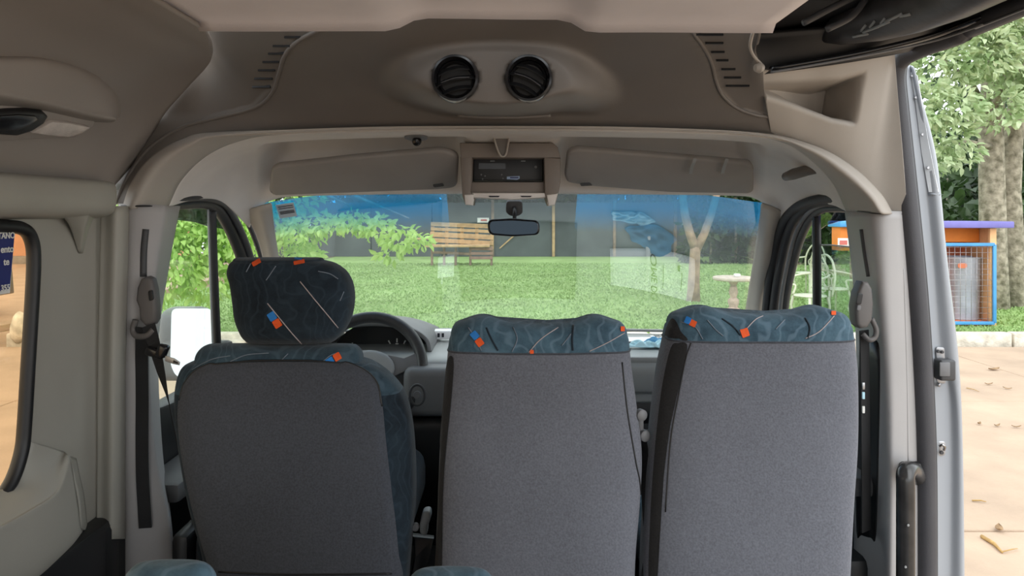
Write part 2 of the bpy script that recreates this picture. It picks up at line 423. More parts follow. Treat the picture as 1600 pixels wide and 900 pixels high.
for L in ([(505, 42), (468, 62), (446, 84), (436, 115), (425, 145), (398, 168), (340, 184), (290, 197), (250, 219), (222, 245), (196, 284), (180, 318)],
          [(1082, 50), (1100, 75), (1112, 100), (1118, 125), (1128, 148), (1150, 168), (1180, 179), (1205, 183)]):
    ps = [hit(bb, x, y, .001) for x, y in L]; ps = [p for p in ps if p is not None]
    tube('bead', ps, .004, M['trim_dark'], bulk, 8, smooth_n=50)
L = [hit(bb, x, y, .0) for x, y in [(715, 180), (740, 182), (780, 183), (830, 182), (860, 180)]]
tube('pod_ridge', L, .0045, M['trim_dark'], bulk, 8, smooth_n=24)

# right corner moulding with its pocket
ri = [(1206, 214), (1238, 223), (1266, 232), (1297, 246), (1325, 264), (1349, 283), (1369, 305), (1388, 336)]
ro = [(1186, 108, 1.45), (1225, 105, 1.47), (1262, 100, 1.49), (1305, 93, 1.5), (1345, 86, 1.52), (1386, 82, 1.55), (1398, 104, 1.57), (1419, 334, 1.6)]
a0 = [P(x, y, 1.625) for x, y in ri]; a2 = [P(*q) for q in ro]
def pocket(p, u, v):
    x, y = px(p)
    top = np.interp(x, [1190, 1240, 1310, 1345, 1385], [126, 124, 120, 112, 92]); bot = np.interp(x, [1190, 1240, 1300, 1345], [150, 166, 188, 196])
    rt = np.interp(y, [75, 110, 150, 195], [1380, 1352, 1345, 1338])
    h = sm(-2, 14, y-top)*sm(-2, 14, bot-y)*sm(0, 14, rt-x)*sm(1186, 1196, x)
    sl = .05+.09*sm(1200, 1310, x)
    return p+Vector((.0, sl, .01))*h
o = gridmesh('trim_3', grid([a0, [a.lerp(b, .5) for a, b in zip(a0, a2)], a2], 150, 70, pocket), M['trim'], None, .006, 1)
ST(o, 'beige corner moulding with a triangular pocket above the passenger side pillar', 'trim')
tube('edge_lip', [P(1388, 96, 1.565), P(1392, 140, 1.58), P(1399, 200, 1.59), P(1420, 334, 1.6)], .005, M['trim'], o, 8, smooth_n=30)

# arch lip and the cab headliner behind it
arch0 = [(190, 326), (205, 285), (235, 245), (285, 217), (340, 206), (560, 200), (780, 198), (1000, 200), (1180, 206), (1270, 226), (1330, 258), (1375, 300), (1396, 334)]
archm = [(204, 326), (219, 290), (248, 252), (295, 224), (348, 211), (560, 203), (780, 201), (1000, 203), (1184, 211), (1265, 232), (1318, 264), (1360, 303), (1380, 334)]
archn = [(222, 326), (240, 293), (268, 258), (308, 230), (358, 214), (560, 203), (780, 201), (1000, 203), (1186, 213), (1256, 236), (1306, 270), (1345, 305), (1364, 332)]
arch1 = [(263, 324), (283, 283), (320, 246), (370, 222), (440, 210), (600, 205), (780, 203), (1000, 205), (1140, 209), (1215, 219), (1262, 246), (1300, 285), (1322, 330)]
rows = [[P(x, y, 1.6) for x, y in arch0], [P(x, y, 1.575) for x, y in archm], [P(x, y, 1.60) for x, y in archn], [P(x, y, 1.73) for x, y in arch1]]
o = loft('trim_4', rows, 120, 16, M['trim'], None, .006, 1); ST(o, 'pale beige arch moulding framing the opening to the cab', 'trim')
h1 = [(305, 312), (316, 288), (343, 260), (385, 237), (450, 226), (600, 220), (780, 218), (1000, 220), (1130, 224), (1205, 234), (1247, 257), (1277, 287), (1298, 320)]
h2 = [(348, 316), (358, 298), (375, 276), (402, 255), (455, 246), (600, 245), (780, 245), (1000, 245), (1140, 246), (1200, 258), (1230, 279), (1252, 300), (1266, 320)]
h3 = [(390, 356), (398, 336), (408, 322), (426, 313), (460, 307), (600, 304), (780, 303), (1000, 304), (1150, 306), (1180, 311), (1198, 322), (1209, 336), (1214, 356)]
y1 = [1.88]*13; y2 = [2.03]*13
y3 = [2.24, 2.22, 2.2, 2.18, 2.16, 2.15, 2.15, 2.15, 2.16, 2.18, 2.2, 2.22, 2.24]
rows = [rows[-1], [P(x, y, Y) for (x, y), Y in zip(h1, y1)], [P(x, y, Y) for (x, y), Y in zip(h2, y2)], [P(x, y, Y) for (x, y), Y in zip(h3, y3)]]
def recess(p, u, v):
    x, y = px(p); h = 0
    for x0, x1 in ((424, 712), (888, 1176)):
        h = max(h, sm(x0-22, x0+10, x)*sm(x1+22, x1-10, x)*sm(.24, .36, v)*sm(.97, .80, v))
    return p+Vector((0, .10, .07))*h
cabl = loft('trim_5', rows, 160, 50, M['cabliner'], None, .008, 1, recess); ST(cabl, 'beige cab headliner around the visors and overhead console', 'ceiling')
bcab = bvh(cabl)

# windscreen
tops = [(404, 318), (520, 303), (660, 299), (800, 298), (940, 299), (1080, 303), (1200, 318)]; ty = [2.2, 2.19, 2.18, 2.18, 2.18, 2.19, 2.2]
bots = [(428, 520), (540, 517), (680, 515), (800, 515), (920, 515), (1050, 517), (1172, 520)]; by = [2.58, 2.68, 2.73, 2.75, 2.73, 2.68, 2.58]
t3 = [P(x, y, Y) for (x, y), Y in zip(tops, ty)]; b3 = [P(x, y, Y) for (x, y), Y in zip(bots, by)]
gm, n, l, tr = glassmat('windscreen_glass', (.93, .97, .94), .30, 1.2)
tc = n.new('ShaderNodeUVMap'); sp = n.new('ShaderNodeSeparateXYZ'); l.new(tc.outputs[0], sp.inputs[0])
ramp = n.new('ShaderNodeValToRGB'); l.new(sp.outputs['Y'], ramp.inputs['Fac'])
e = ramp.color_ramp.elements; e[0].position = .10; e[0].color = (1, 1, 1, 1); e[1].position = .27; e[1].color = (0, 0, 0, 1)
gap = n.new('ShaderNodeMath'); gap.operation = 'COMPARE'; gap.inputs[1].default_value = .5; gap.inputs[2].default_value = .122; l.new(sp.outputs['X'], gap.inputs[0])
bl = n.new('ShaderNodeMix'); bl.data_type = 'RGBA'; l.new(gap.outputs[0], bl.inputs['Factor']); bl.inputs['A'].default_value = (.02, .33, .72, 1); bl.inputs['B'].default_value = (.30, .36, .40, 1)
ml = n.new('ShaderNodeMix'); ml.data_type = 'RGBA'; l.new(ramp.outputs['Color'], ml.inputs['Factor']); ml.inputs['A'].default_value = (.93, .97, .94, 1); l.new(bl.outputs['Result'], ml.inputs['B'])
l.new(ml.outputs['Result'], tr.inputs['Color'])
# the printed blue band also scatters some daylight
scat = n.new('ShaderNodeBsdfTranslucent'); scat.inputs['Color'].default_value = (.02, .30, .62, 1)
ng = n.new('ShaderNodeMath'); ng.operation = 'SUBTRACT'; ng.inputs[0].default_value = 1; l.new(gap.outputs[0], ng.inputs[1])
sf = n.new('ShaderNodeMath'); sf.operation = 'MULTIPLY'; l.new(ng.outputs[0], sf.inputs[0]); l.new(ramp.outputs['Color'], sf.inputs[1])
sf2 = n.new('ShaderNodeMath'); sf2.operation = 'MULTIPLY'; sf2.inputs[1].default_value = .27; l.new(sf.outputs[0], sf2.inputs[0])
ms_ = n.new('ShaderNodeMixShader'); l.new(sf2.outputs[0], ms_.inputs['Fac']); l.new(tr.outputs[0], ms_.inputs[1]); l.new(scat.outputs[0], ms_.inputs[2])
for q in n:
    if q.type == 'MIX_SHADER' and q != ms_: l.new(ms_.outputs[0], q.inputs[1])
ws = loft('window_1', [t3, [a.lerp(b, .5)+Vector((0, .02, .015)) for a, b in zip(t3, b3)], b3], 40, 24, gm, None, uv=True)
ST(ws, 'wide curved windscreen with a blue tinted band across its top', 'windscreen'); bws = bvh(ws)
# ceramic border and bottom seal
tube('seal', b3, .006, M['lightgrey'], ws, 8, smooth_n=40)
# registration sticker stuck inside the top corner
st = [hit(bws, x, y, -.0) for x, y in ((431, 319), (459, 315), (465, 336), (438, 340))]
st = [p+Vector((0, -.004, -.003)) for p in st]
s = plate('sticker', st, .001, mat('sticker_paper', (.55, .60, .66), .6, var=.03), ws)
def on(q, u, v, d=0.0015):  # a point on the sticker quad
    a = q[0].lerp(q[1], u); b = q[3].lerp(q[2], u); p = a.lerp(b, v); return p+(CAMV-p).normalized()*d
for v in (.16, .3, .52, .6, .68): plate('print_line', [on(st, .1, v), on(st, .92, v), on(st, .92, v+.045), on(st, .1, v+.045)], .0004, M['ink'], s)

# A pillars
def apillar(nm, L, R, dl, dr, lab):
    rows = [[P(x, y, Y) for (x, y), Y in zip(L, dl)], [P((x+X)/2, (y+q)/2, (Y+Z)/2-.03) for (x, y), (X, q), Y, Z in zip(L, R, dl, dr)], [P(x, y, Y) for (x, y), Y in zip(R, dr)]]
    return ST(loft(nm, rows, 24, 10, M['trim'], None, .01, 0), lab, 'pillar')
apillar('trim_6', [(384, 328), (403, 370), (414, 410), (424, 470), (430, 530)], [(424, 318), (428, 360), (436, 410), (446, 470), (454, 530)], [2.2, 2.27, 2.35, 2.45, 2.55], [2.17, 2.25, 2.33, 2.43, 2.53], 'beige windscreen pillar on the driver side')
apillar('trim_7', [(1190, 318), (1187, 350), (1178, 410), (1170, 460), (1160, 530)], [(1226, 330), (1218, 360), (1208, 410), (1203, 460), (1196, 530)], [2.17, 2.25, 2.33, 2.43, 2.53], [2.2, 2.25, 2.3, 2.38, 2.45], 'beige windscreen pillar on the passenger side')

# cab side doors
def xdoor(L, X): return [PX(x, y, X) for x, y in L]
d1 = empty('door_1', (-.9, 2.1, .6)); ST(d1, 'driver side cab door with its window and divider bar', 'door')
tube('outer_seal', xdoor([(272, 312), (300, 308), (335, 307), (362, 315), (382, 338), (398, 372), (409, 405), (420, 450), (430, 500)], -.85), .009, M['rubber'], d1, 10, smooth_n=50)
tube('frame_seal', xdoor([(250, 316), (300, 308), (330, 310), (352, 320), (368, 345), (384, 380), (396, 420), (406, 470)], -.865), .012, M['darkgrey'], d1, 10, smooth_n=50)
tube('window_frame', xdoor([(240, 322), (300, 317), (326, 319), (342, 330), (358, 356), (374, 395), (388, 440), (398, 500)], -.885), .017, M['black'], d1, 10, smooth_n=50)
tube('frame_bead', xdoor([(244, 319), (300, 313), (328, 315), (347, 325), (362, 350), (379, 388), (391, 430), (402, 490)], -.875), .004, M['grey'], d1, 8, smooth_n=50)
tube('divider', xdoor([(331, 322), (334, 420), (340, 560)], -.89), .013, M['black'], d1, 8, smooth_n=12)
tube('divider_bead', xdoor([(325, 322), (328, 420), (333, 560)], -.885), .003, M['lightgrey'], d1, 6, smooth_n=12)
sideglass, *_ = glassmat('side_glass', (.93, .96, .93), .03, .7)
plate('glass', [Vector((-.905, 1.62, 1.72)), Vector((-.905, 2.10, 1.70)), Vector((-.92, 2.10, 1.13)), Vector((-.92, 1.62, 1.13))], .004, sideglass, d1, dirv=(-1, 0, 0))
plate('quarter_glass', [Vector((-.905, 2.10, 1.70)), Vector((-.905, 2.2, 1.66)), Vector((-.92, 2.5, 1.13)), Vector((-.92, 2.10, 1.13))], .004, sideglass, d1, dirv=(-1, 0, 0))
tint, *_ = glassmat('smoked_acrylic', (.33, .33, .47), .06, .6)
defl = [PX(x, y, -.95) for x, y in [(205, 308), (250, 308), (322, 312), (372, 345), (366, 362), (345, 357), (326, 354), (305, 347), (280, 344), (245, 346), (205, 350)]]
solid(plate('wind_deflector', defl, .003, tint, d1, dirv=(-1, 0, 0)), .0)
# lower door trim with the dipping sill line
sill = [Vector((-.90, 1.64, 1.185)), Vector((-.90, 1.70, 1.185)), Vector((-.90, 1.76, 1.16)), Vector((-.90, 1.88, 1.15)), Vector((-.90, 2.6, 1.15)), Vector((-.90, 2.6, .58)), Vector((-.90, 1.64, .58))]
plate('door_trim', sill, .06, M['black'], d1, .008, dirv=(-1, 0, 0))
rbox('armrest', (-.845, 2.02, .985), (.11, .70, .05), M['grey'], d1, .015)  # grey stands for window light reflecting off the pocket top
rbox('pocket', (-.86, 2.05, .70), (.09, .72, .2), M['black'], d1, .02)
wm = rbox('wing_mirror', P(292, 536, 2.29), (.165, .11, .235), M['grey'], d1, .035, 4, taper=(.9, .9))
gp = [P(x, y, Y) for x, y, Y in ((268, 482, 2.222), (332, 482, 2.222), (332, 588, 2.17), (276, 590, 2.17), (266, 570, 2.179))]
plate('mirror_glass', roundpoly(gp, .02), .004, M['mirrorglass'], wm)
rbox('mirror_arm', (-.97, 2.26, 1.2), (.14, .05, .09), M['black'], d1, .015)

d2 = empty('door_2', (.9, 2.1, .6)); ST(d2, 'passenger side cab door with a half lowered window', 'door')
tube('outer_seal', xdoor([(1322, 311), (1300, 309), (1265, 315), (1238, 329), (1221, 354), (1209, 400), (1200, 455), (1194, 520)], .848), .014, M['rubber'], d2, 10, smooth_n=50)
tube('frame_seal', xdoor([(1330, 315), (1300, 314), (1270, 318), (1248, 334), (1233, 362), (1222, 405), (1212, 460), (1206, 520)], .865), .015, M['rubber'], d2, 10, smooth_n=50)
tube('frame_bead', xdoor([(1345, 319), (1300, 318), (1275, 324), (1257, 340), (1243, 368), (1232, 410), (1222, 460), (1216, 520)], .87), .007, M['grey'], d2, 8, smooth_n=50)
tube('window_frame', xdoor([(1345, 326), (1300, 325), (1280, 329), (1264, 346), (1250, 376), (1239, 415), (1229, 462), (1223, 520)], .885), .012, M['darkgrey'], d2, 10, smooth_n=50)
tube('divider', xdoor([(1276, 328), (1277, 420), (1277, 510)], .89), .012, M['black'], d2, 8, smooth_n=12)
tube('divider_bead', xdoor([(1270, 332), (1271, 420), (1271, 510)], .885), .003, M['lightgrey'], d2, 6, smooth_n=12)
hazy, *_ = glassmat('wet_side_glass', (.72, .80, .77), .13, .7)
glp = [PX(x, y, .905) for x, y in ((1278, 383), (1300, 383), (1330, 386), (1360, 389), (1420, 392), (1420, 520), (1278, 520))]
pn = plate('glass', glp, .004, hazy, d2, dirv=(1, 0, 0))
tube('glass_edge', [PX(x, y, .905) for x, y in ((1279, 383), (1300, 383), (1330, 386), (1360, 389), (1420, 392))], .0022, M['lightgrey'], d2, 6)
plate('quarter_glass', [PX(x, y, .905) for x, y in ((1272, 332), (1255, 350), (1240, 420), (1228, 520), (1272, 520))], .004, sideglass, d2, dirv=(1, 0, 0))
plate('wind_deflector', [PX(x, y, .93) for x, y in ((1420, 290), (1300, 312), (1275, 322), (1246, 362), (1250, 374), (1272, 365), (1290, 352), (1310, 346), (1335, 343), (1420, 340))], .003, tint, d2, dirv=(1, 0, 0))
sill = [Vector((.88, 1.64, 1.21)), Vector((.88, 2.6, 1.20)), Vector((.88, 2.6, .58)), Vector((.88, 1.64, .58))]
plate('door_trim', sill, .06, M['darkgrey'], d2, .008, dirv=(1, 0, 0))
rbox('armrest', (.84, 2.02, 1.0), (.10, .70, .05), M['grey'], d2, .015)
rbox('pocket', (.85, 2.05, .72), (.09, .72, .2), M['black'], d2, .02)

# driver side: wall with the rear side window
WX = -.915
wo = []
wpts = [(1.33, 1.622), (1.352, 1.60), (1.358, 1.56), (1.353, 1.48), (1.342, 1.36), (1.333, 1.26), (1.325, 1.21), (1.30, 1.165), (1.26, 1.14), (1.2, 1.13), (.85, 1.13), (.5, 1.13), (.42, 1.15), (.38, 1.2), (.37, 1.35), (.37, 1.5), (.38, 1.58), (.42, 1.62), (.5, 1.628), (.85, 1.63), (1.2, 1.63), (1.28, 1.629)]
wo = cr([Vector((WX, a-.014, b)) for a, b in wpts], 110, True)
def holed(name, loop, y0, y1, z0, z1, m, rings=5, bulge=None):
    n = len(loop); c = sum(loop, Vector())/n; vs, fs = [], []
    outp = []
    for p in loop:
        d = p-c; s = min(((y1-c.y) if d.y > 0 else (y0-c.y))/d.y if abs(d.y) > 1e-6 else 1e9, ((z1-c.z) if d.z > 0 else (z0-c.z))/d.z if abs(d.z) > 1e-6 else 1e9)
        outp.append(c+d*s)
    for (cy, cz) in ((y0, z0), (y0, z1), (y1, z0), (y1, z1)):
        q = Vector((c.x, cy, cz)); k = min(range(n), key=lambda i: (outp[i]-q).length); outp[k] = q
    for k in range(rings+1):
        for p, q in zip(loop, outp): v = p.lerp(q, k/rings); vs.append(v)
    for k in range(rings):
        for i in range(n):
            a = k*n+i; b = k*n+(i+1) % n; fs.append((a, b, b+n, a+n))
    return mesh(name, vs, fs, m, None, smooth=False)
wl_ = holed('wall_left', wo, -2.3, 1.57, .55, 1.72, M['trim_side']); solid(wl_, .05, 1)
# make the thickness go outwards
wl_.modifiers['thickness'].offset = -1; wl_.modifiers['thickness'].thickness = .008
ST(wl_, 'grey green moulded side wall panel around the rear side window', 'wall')
win2 = empty('window_2', (WX, .86, 1.38)); ST(win2, 'rear side window in the driver side wall with a dark blue notice on it', 'window')
tube('seal', [p+Vector((.002, 0, 0)) for p in wo], .0125, M['black'], win2, 10, closed=True, smooth_n=0)
amber, *_ = glassmat('bronze_side_glass', (.90, .80, .66), .03, .5)
plate('glass', [p+Vector((-.007, 0, 0)) for p in wo], .004, amber, win2, dirv=(-1, 0, 0))
# ledge beam over the window with its pointed bracket
ledge = [[Vector((x, Y, z)) for Y in (-2.3, 0, .9, 1.3, 1.47, 1.535, 1.555)] for x, z in ((-.915, 1.722), (-.86, 1.718), (-.848, 1.70), (-.850, 1.668), (-.866, 1.650), (-.915, 1.643))]
for r in ledge:
    r[-1].x = -.915+(r[-1].x+.915)*.15; r[-2].x = -.915+(r[-2].x+.915)*.75
o = loft('beam', ledge, 40, 24, M['trim_side'], wl_, .004, 0)
fin = [[PX(84, 328, -.872), PX(102, 342, -.895), PX(113, 362, -.908), PX(123, 395, -.914)],
       [PX(128, 322, -.862), PX(130, 340, -.872), PX(128, 362, -.888), PX(125, 395, -.912)],
       [PX(149, 298, -.858), PX(140, 335, -.872), PX(132, 358, -.888), PX(126, 395, -.912)],
       [PX(156, 298, -.900), PX(147, 335, -.908), PX(137, 360, -.912), PX(128, 396, -.915)]]
loft('bracket', fin, 16, 16, M['trim_side'], wl_, .003, 0)
# upright ridge beside the belt pillar
rid = [[P(x, y, Y) for (x, y) in ((xa, 322), (xa-2, 420), (xa-5, 560), (xa-6, 700), (xa-7, 842))] for xa, Y in ((158, 1.545), (168, 1.545), (178, 1.535), (186, 1.54), (196, 1.56), (206, 1.62))]
loft('ridge', rid, 30, 20, M['trim_side'], wl_, .004, 0)
# sill and arm of the lower moulding
sillr = [[PX(-40, 750, -.912), PX(0, 766, -.912), PX(25, 752, -.912), PX(40, 715, -.912), PX(46, 690, -.912)],
         [PX(-40, 800, -.88), PX(0, 790, -.885), PX(40, 768, -.89), PX(70, 735, -.895), PX(95, 705, -.905)],
         [PX(-40, 840, -.84), PX(0, 822, -.85), PX(45, 797, -.86), PX(85, 765, -.87), PX(106, 712, -.885)],
         [PX(-40, 850, -.836), PX(0, 834, -.845), PX(50, 806, -.855), PX(92, 778, -.865), PX(112, 735, -.88)],
         [PX(-40, 960, -.850), PX(0, 930, -.858), PX(60, 890, -.866), PX(105, 850, -.876), PX(125, 825, -.885)],
         [PX(-40, 980, -.91), PX(0, 945, -.912), PX(66, 895, -.913), PX(112, 850, -.914), PX(130, 822, -.915)]]
loft('sill', sillr, 40, 30, M['trim_side'], wl_, .004, 0)
sd = [[PX(106, 712, -.886), PX(113, 742, -.882), PX(121, 775, -.88), PX(126, 826, -.885)], [PX(118, 716, -.914), PX(123, 742, -.914), PX(130, 775, -.914), PX(136, 830, -.914)]]
loft('sill_end', sd, 14, 6, M['trim_side'], wl_, .004, 0)
# black kick panel below
kp = rbox('kick_panel', (-.905, 1.30, .79), (.06, .62, .39), M['black'], wl_, .012)
for q in ((118, 1.48), (163, 1.575)):
    Y = q[1]; X = (q[0]-800)/FPX*Y
    tube('kick_rib', [Vector((X, Y, .98)), Vector((X, Y, .60))], .010, M['darkgrey'], wl_, 8)
rbox('kick_step', (-.897, 1.54, .785), (.05, .06, .38), M['black'], wl_, .012)

# belt pillars
lo = [(187, 318), (185, 420), (182, 540), (183, 700), (186, 800), (188, 930)]
lm = [(206, 319), (203, 420), (199, 540), (201, 700), (206, 800), (209, 930)]
lm2 = [(240, 320), (232, 400), (223, 470), (217, 540), (222, 700), (232, 820), (240, 930)][:6]
lm2 = [(246, 320), (238, 420), (228, 540), (236, 700), (256, 810), (268, 930)]
ln = [(264, 322), (248, 420), (234, 540), (243, 700), (264, 812), (274, 930)]
lr = [(280, 322), (262, 420), (246, 540), (252, 700), (266, 812), (276, 930)]
rows = [[P(x, y, 1.62) for x, y in lo], [P(x, y, 1.585) for x, y in lm], [P(x, y, 1.60) for x, y in lm2], [P(x, y, 1.63) for x, y in ln], [P(x, y, 1.75) for x, y in lr]]
pl = loft('trim_8', rows, 40, 30, M['pillar'], None, .005, 0); ST(pl, 'warm grey pillar trim behind the driver seat belt', 'pillar'); bpl = bvh(pl)
tube('joint_line', [P(186, 322, 1.60), P(184, 420, 1.6), P(181, 540, 1.6), P(182, 700, 1.6), P(185, 800, 1.6), P(187, 930, 1.6)], .0028, M['black'], pl, 6, smooth_n=24)
tube('top_joint', [P(190, 322, 1.60), P(210, 322, 1.578), P(240, 322, 1.596), P(264, 324, 1.63)], .0022, M['black'], pl, 6, smooth_n=12)
ro_ = [(1420, 330), (1427, 450), (1434, 600), (1437, 720), (1438, 930)]
rm_ = [(1398, 330), (1399, 450), (1403, 600), (1402, 720), (1400, 930)]
rm2 = [(1372, 329), (1378, 450), (1387, 600), (1389, 720), (1388, 930)]
rn_ = [(1352, 328), (1364, 450), (1374, 600), (1377, 720), (1377, 930)]
rr_ = [(1321, 326), (1335, 450), (1340, 600), (1338, 720), (1334, 930)]
rows = [[P(x, y, 1.61) for x, y in ro_], [P(x, y, 1.60) for x, y in rm_], [P(x, y, 1.605) for x, y in rm2], [P(x, y, 1.64) for x, y in rn_], [P(x, y, 1.75) for x, y in rr_]]
prr = loft('trim_9', rows, 40, 30, M['pillar'], None, .005, 0); ST(prr, 'warm grey pillar trim beside the sliding door opening', 'pillar'); bpr = bvh(prr)
tube('top_joint', [P(1321, 327, 1.745), P(1352, 331, 1.635), P(1372, 333, 1.60), P(1420, 335, 1.605)], .0025, M['black'], prr, 6, smooth_n=14)
tube('crease', [P(1412, 420, 1.603), P(1417, 600, 1.603), P(1419, 728, 1.603)], .003, M['pillar'], prr, 6, smooth_n=14)
rc = patch('belt_recess', bpr, [(1345, 540), (1352, 528), (1370, 530), (1377, 560), (1375, 700), (1371, 835), (1362, 840), (1348, 836), (1340, 830), (1340, 700)], .003, M['black'], prr, 40, 5)
for b_, par, L in ((bpl, pl, [(224, 432), (225, 390), (228, 358)]), (bpr, prr, [(1348, 358), (1353, 395), (1359, 432)])):
    ps = [hit(b_, x, y, .0) for x, y in L]; tube('adjuster_slot', ps, .0075, M['darkgrey'], par, 10, smooth_n=14)

# sliding door opening: seal, body pillar
sealp = [Vector((.98, -.3, 2.06)), P(1600, 6, 1.27), P(1500, 52, 1.42), P(1440, 74, 1.52), P(1408, 92, 1.58), P(1398, 118, 1.6), P(1402, 170, 1.61), P(1415, 290, 1.61), P(1431, 450, 1.61), P(1441, 600, 1.61), P(1446, 740, 1.61), P(1447, 940, 1.61)]
se = tube('trim_10', sealp, .022, M['rubber2'], None, 12, smooth_n=90); ST(se, 'thick dark rubber seal around the sliding door opening', 'seal')
tube('outer_bead', [p+Vector((.024, .01, .006)) for p in sealp], .008, M['rubber'], se, 8, smooth_n=90)
def colrow(pts, Y): return [P(x, y, Y) for x, y in pts]
bi = [(1412, 104), (1414, 150), (1424, 250), (1438, 400), (1450, 560), (1454, 720), (1455, 940)]
bm1 = [(1422, 102), (1428, 150), (1440, 250), (1455, 400), (1466, 540), (1482, 640), (1482, 940)]
bo = [(1428, 108), (1438, 150), (1462, 250), (1478, 400), (1496, 560), (1503, 700), (1506, 940)]
be = [(1424, 120), (1432, 150), (1455, 250), (1468, 400), (1484, 560), (1490, 700), (1492, 940)]
rows = [colrow(bi, 1.64), colrow(bm1, 1.655), colrow(bo, 1.65), colrow(be, 1.80)]
bp_ = loft('wall_right', rows, 60, 24, M['body'], None, .004, 0); ST(bp_, 'silver painted body pillar outside the sliding door seal', 'wall'); bbp = bvh(bp_)
plate('upper_flange', [hit(bbp, x, y, .004) for x, y in ((1424, 112), (1433, 118), (1450, 220), (1464, 300), (1452, 300), (1440, 240), (1428, 160))], .003, M['bodylight'], bp_)
tube('flange_step', [hit(bbp, x, y, .002) for x, y in ((1452, 303), (1460, 304), (1467, 304))], .003, M['body'], bp_, 6)
for y in (118, 152, 210, 262): 
    h = hit(bbp, 1428+(y-118)*.16, y, .004)
    if h: lathe('rivet', [(.004, 0), (.003, .002)], h, M['steel'], bp_, 8, axis=(0, -1, 0))
# rear of the passenger side wall, behind the door opening
w2 = rbox('wall_right_rear', (.93, -1.6, 1.3), (.05, 1.2, 1.5), M['trim_side'], None, .01); w2.name = 'wall_right.001'; ST(w2, 'side wall panel behind the sliding door opening', 'wall')

# dark roof rail mechanism over the door opening
rail = empty('sliding_door_rail', P(1400, 60, 1.4), 'black sliding door rail under the roof edge above the opening', 'door rail')
rr = [[Vector((.385, -.6, 1.985)), P(1150, 20, 1.26), P(1150, 60, 1.42), P(1176, 118, 1.46)],
      [Vector((.52, -.6, 2.03)), P(1320, 0, 1.28), P(1320, 45, 1.40), P(1310, 99, 1.46)],
      [Vector((.80, -.6, 2.06)), P(1500, -20, 1.30), P(1430, 40, 1.43), P(1408, 82, 1.50)],
      [Vector((.97, -.6, 2.09)), P(1640, -34, 1.25), P(1520, 24, 1.40), P(1424, 76, 1.53)]]
loft('rail_housing', rr, 30, 24, M['black'], rail, .006, 0)
tube('rail_lip', [Vector((.90, -.6, 2.02)), P(1640, -14, 1.2), P(1530, 30, 1.36), P(1450, 58, 1.43), P(1330, 86, 1.44), P(1205, 108, 1.43)], .013, M['blackgloss'], rail, 8, smooth_n=50, flat=.5, flatdir=(0, 0, 1))
tube('bright_edge', [Vector((.90, -.6, 2.005)), P(1640, -2, 1.18), P(1530, 40, 1.34), P(1450, 66, 1.42), P(1330, 91, 1.43), P(1205, 113, 1.42)], .0028, M['grey'], rail, 6, smooth_n=50)
tube('roof_edge', [Vector((.95, -.6, 2.07)), P(1640, -26, 1.22), P(1540, 22, 1.37), P(1460, 54, 1.5), P(1418, 74, 1.56)], .018, M['black'], rail, 8, smooth_n=50)
rbox('roof_strip', (.70, -1.0, 2.03), (.62, 2.7, .03), M['black'], rail, .005)
tube('rolled_cover', [Vector((.62, -.4, 1.97)), P(1500, -22, 1.10), P(1430, 6, 1.22), P(1370, 28, 1.33), P(1310, 47, 1.40), P(1285, 58, 1.43)], [.05, .05, .05, .044, .030, .012], mat('scuffed_black_vinyl', (.045, .042, .042), .38, var=.3, scale=20, bump=.15, bscale=90), rail, 18, smooth_n=0)
for L in ([(1255, 36), (1300, 12), (1345, -10)], [(1292, 46), (1330, 26), (1352, 0)]):
    tube('rail_rib', [P(x, y, 1.26) for x, y in L], .006, M['darkgrey'], rail, 8, smooth_n=16)
rng = random.Random(4)
sc = M['lightgrey']
bt = None
for ch in rail.children:
    if ch.name.startswith('rolled_cover'): bt = bvh(ch)
for (x, y, a, L) in [(1345, 54, .2, 24), (1362, 47, .35, 26), (1378, 42, .4, 30), (1398, 31, .45, 30), (1352, 45, .9, 12), (1366, 39, .9, 12), (1382, 33, .9, 10), (1415, 22, .2, 16)]:
    ps = [hit(bt, x+L*t*math.cos(a)-L/2, y-L*t*math.sin(a)+3, .0008) for t in (0, .33, .66, 1)]
    ps = [p for p in ps if p is not None]
    if len(ps) > 2: tube('scuff', ps, .0026, sc, rail, 6)
br = [P(1183, 30, 1.20), P(1176, 52, 1.21), P(1172, 72, 1.23), P(1178, 88, 1.25), P(1192, 103, 1.27)]
tube('bracket_edge', br, .003, M['trim'], rail, 6, smooth_n=16)
lathe('bracket_clip', [(.006, -.008), (.010, 0), (.006, .008)], P(1186, 106, 1.26), M['trim'], rail, 12, axis=(1, .2, .1))
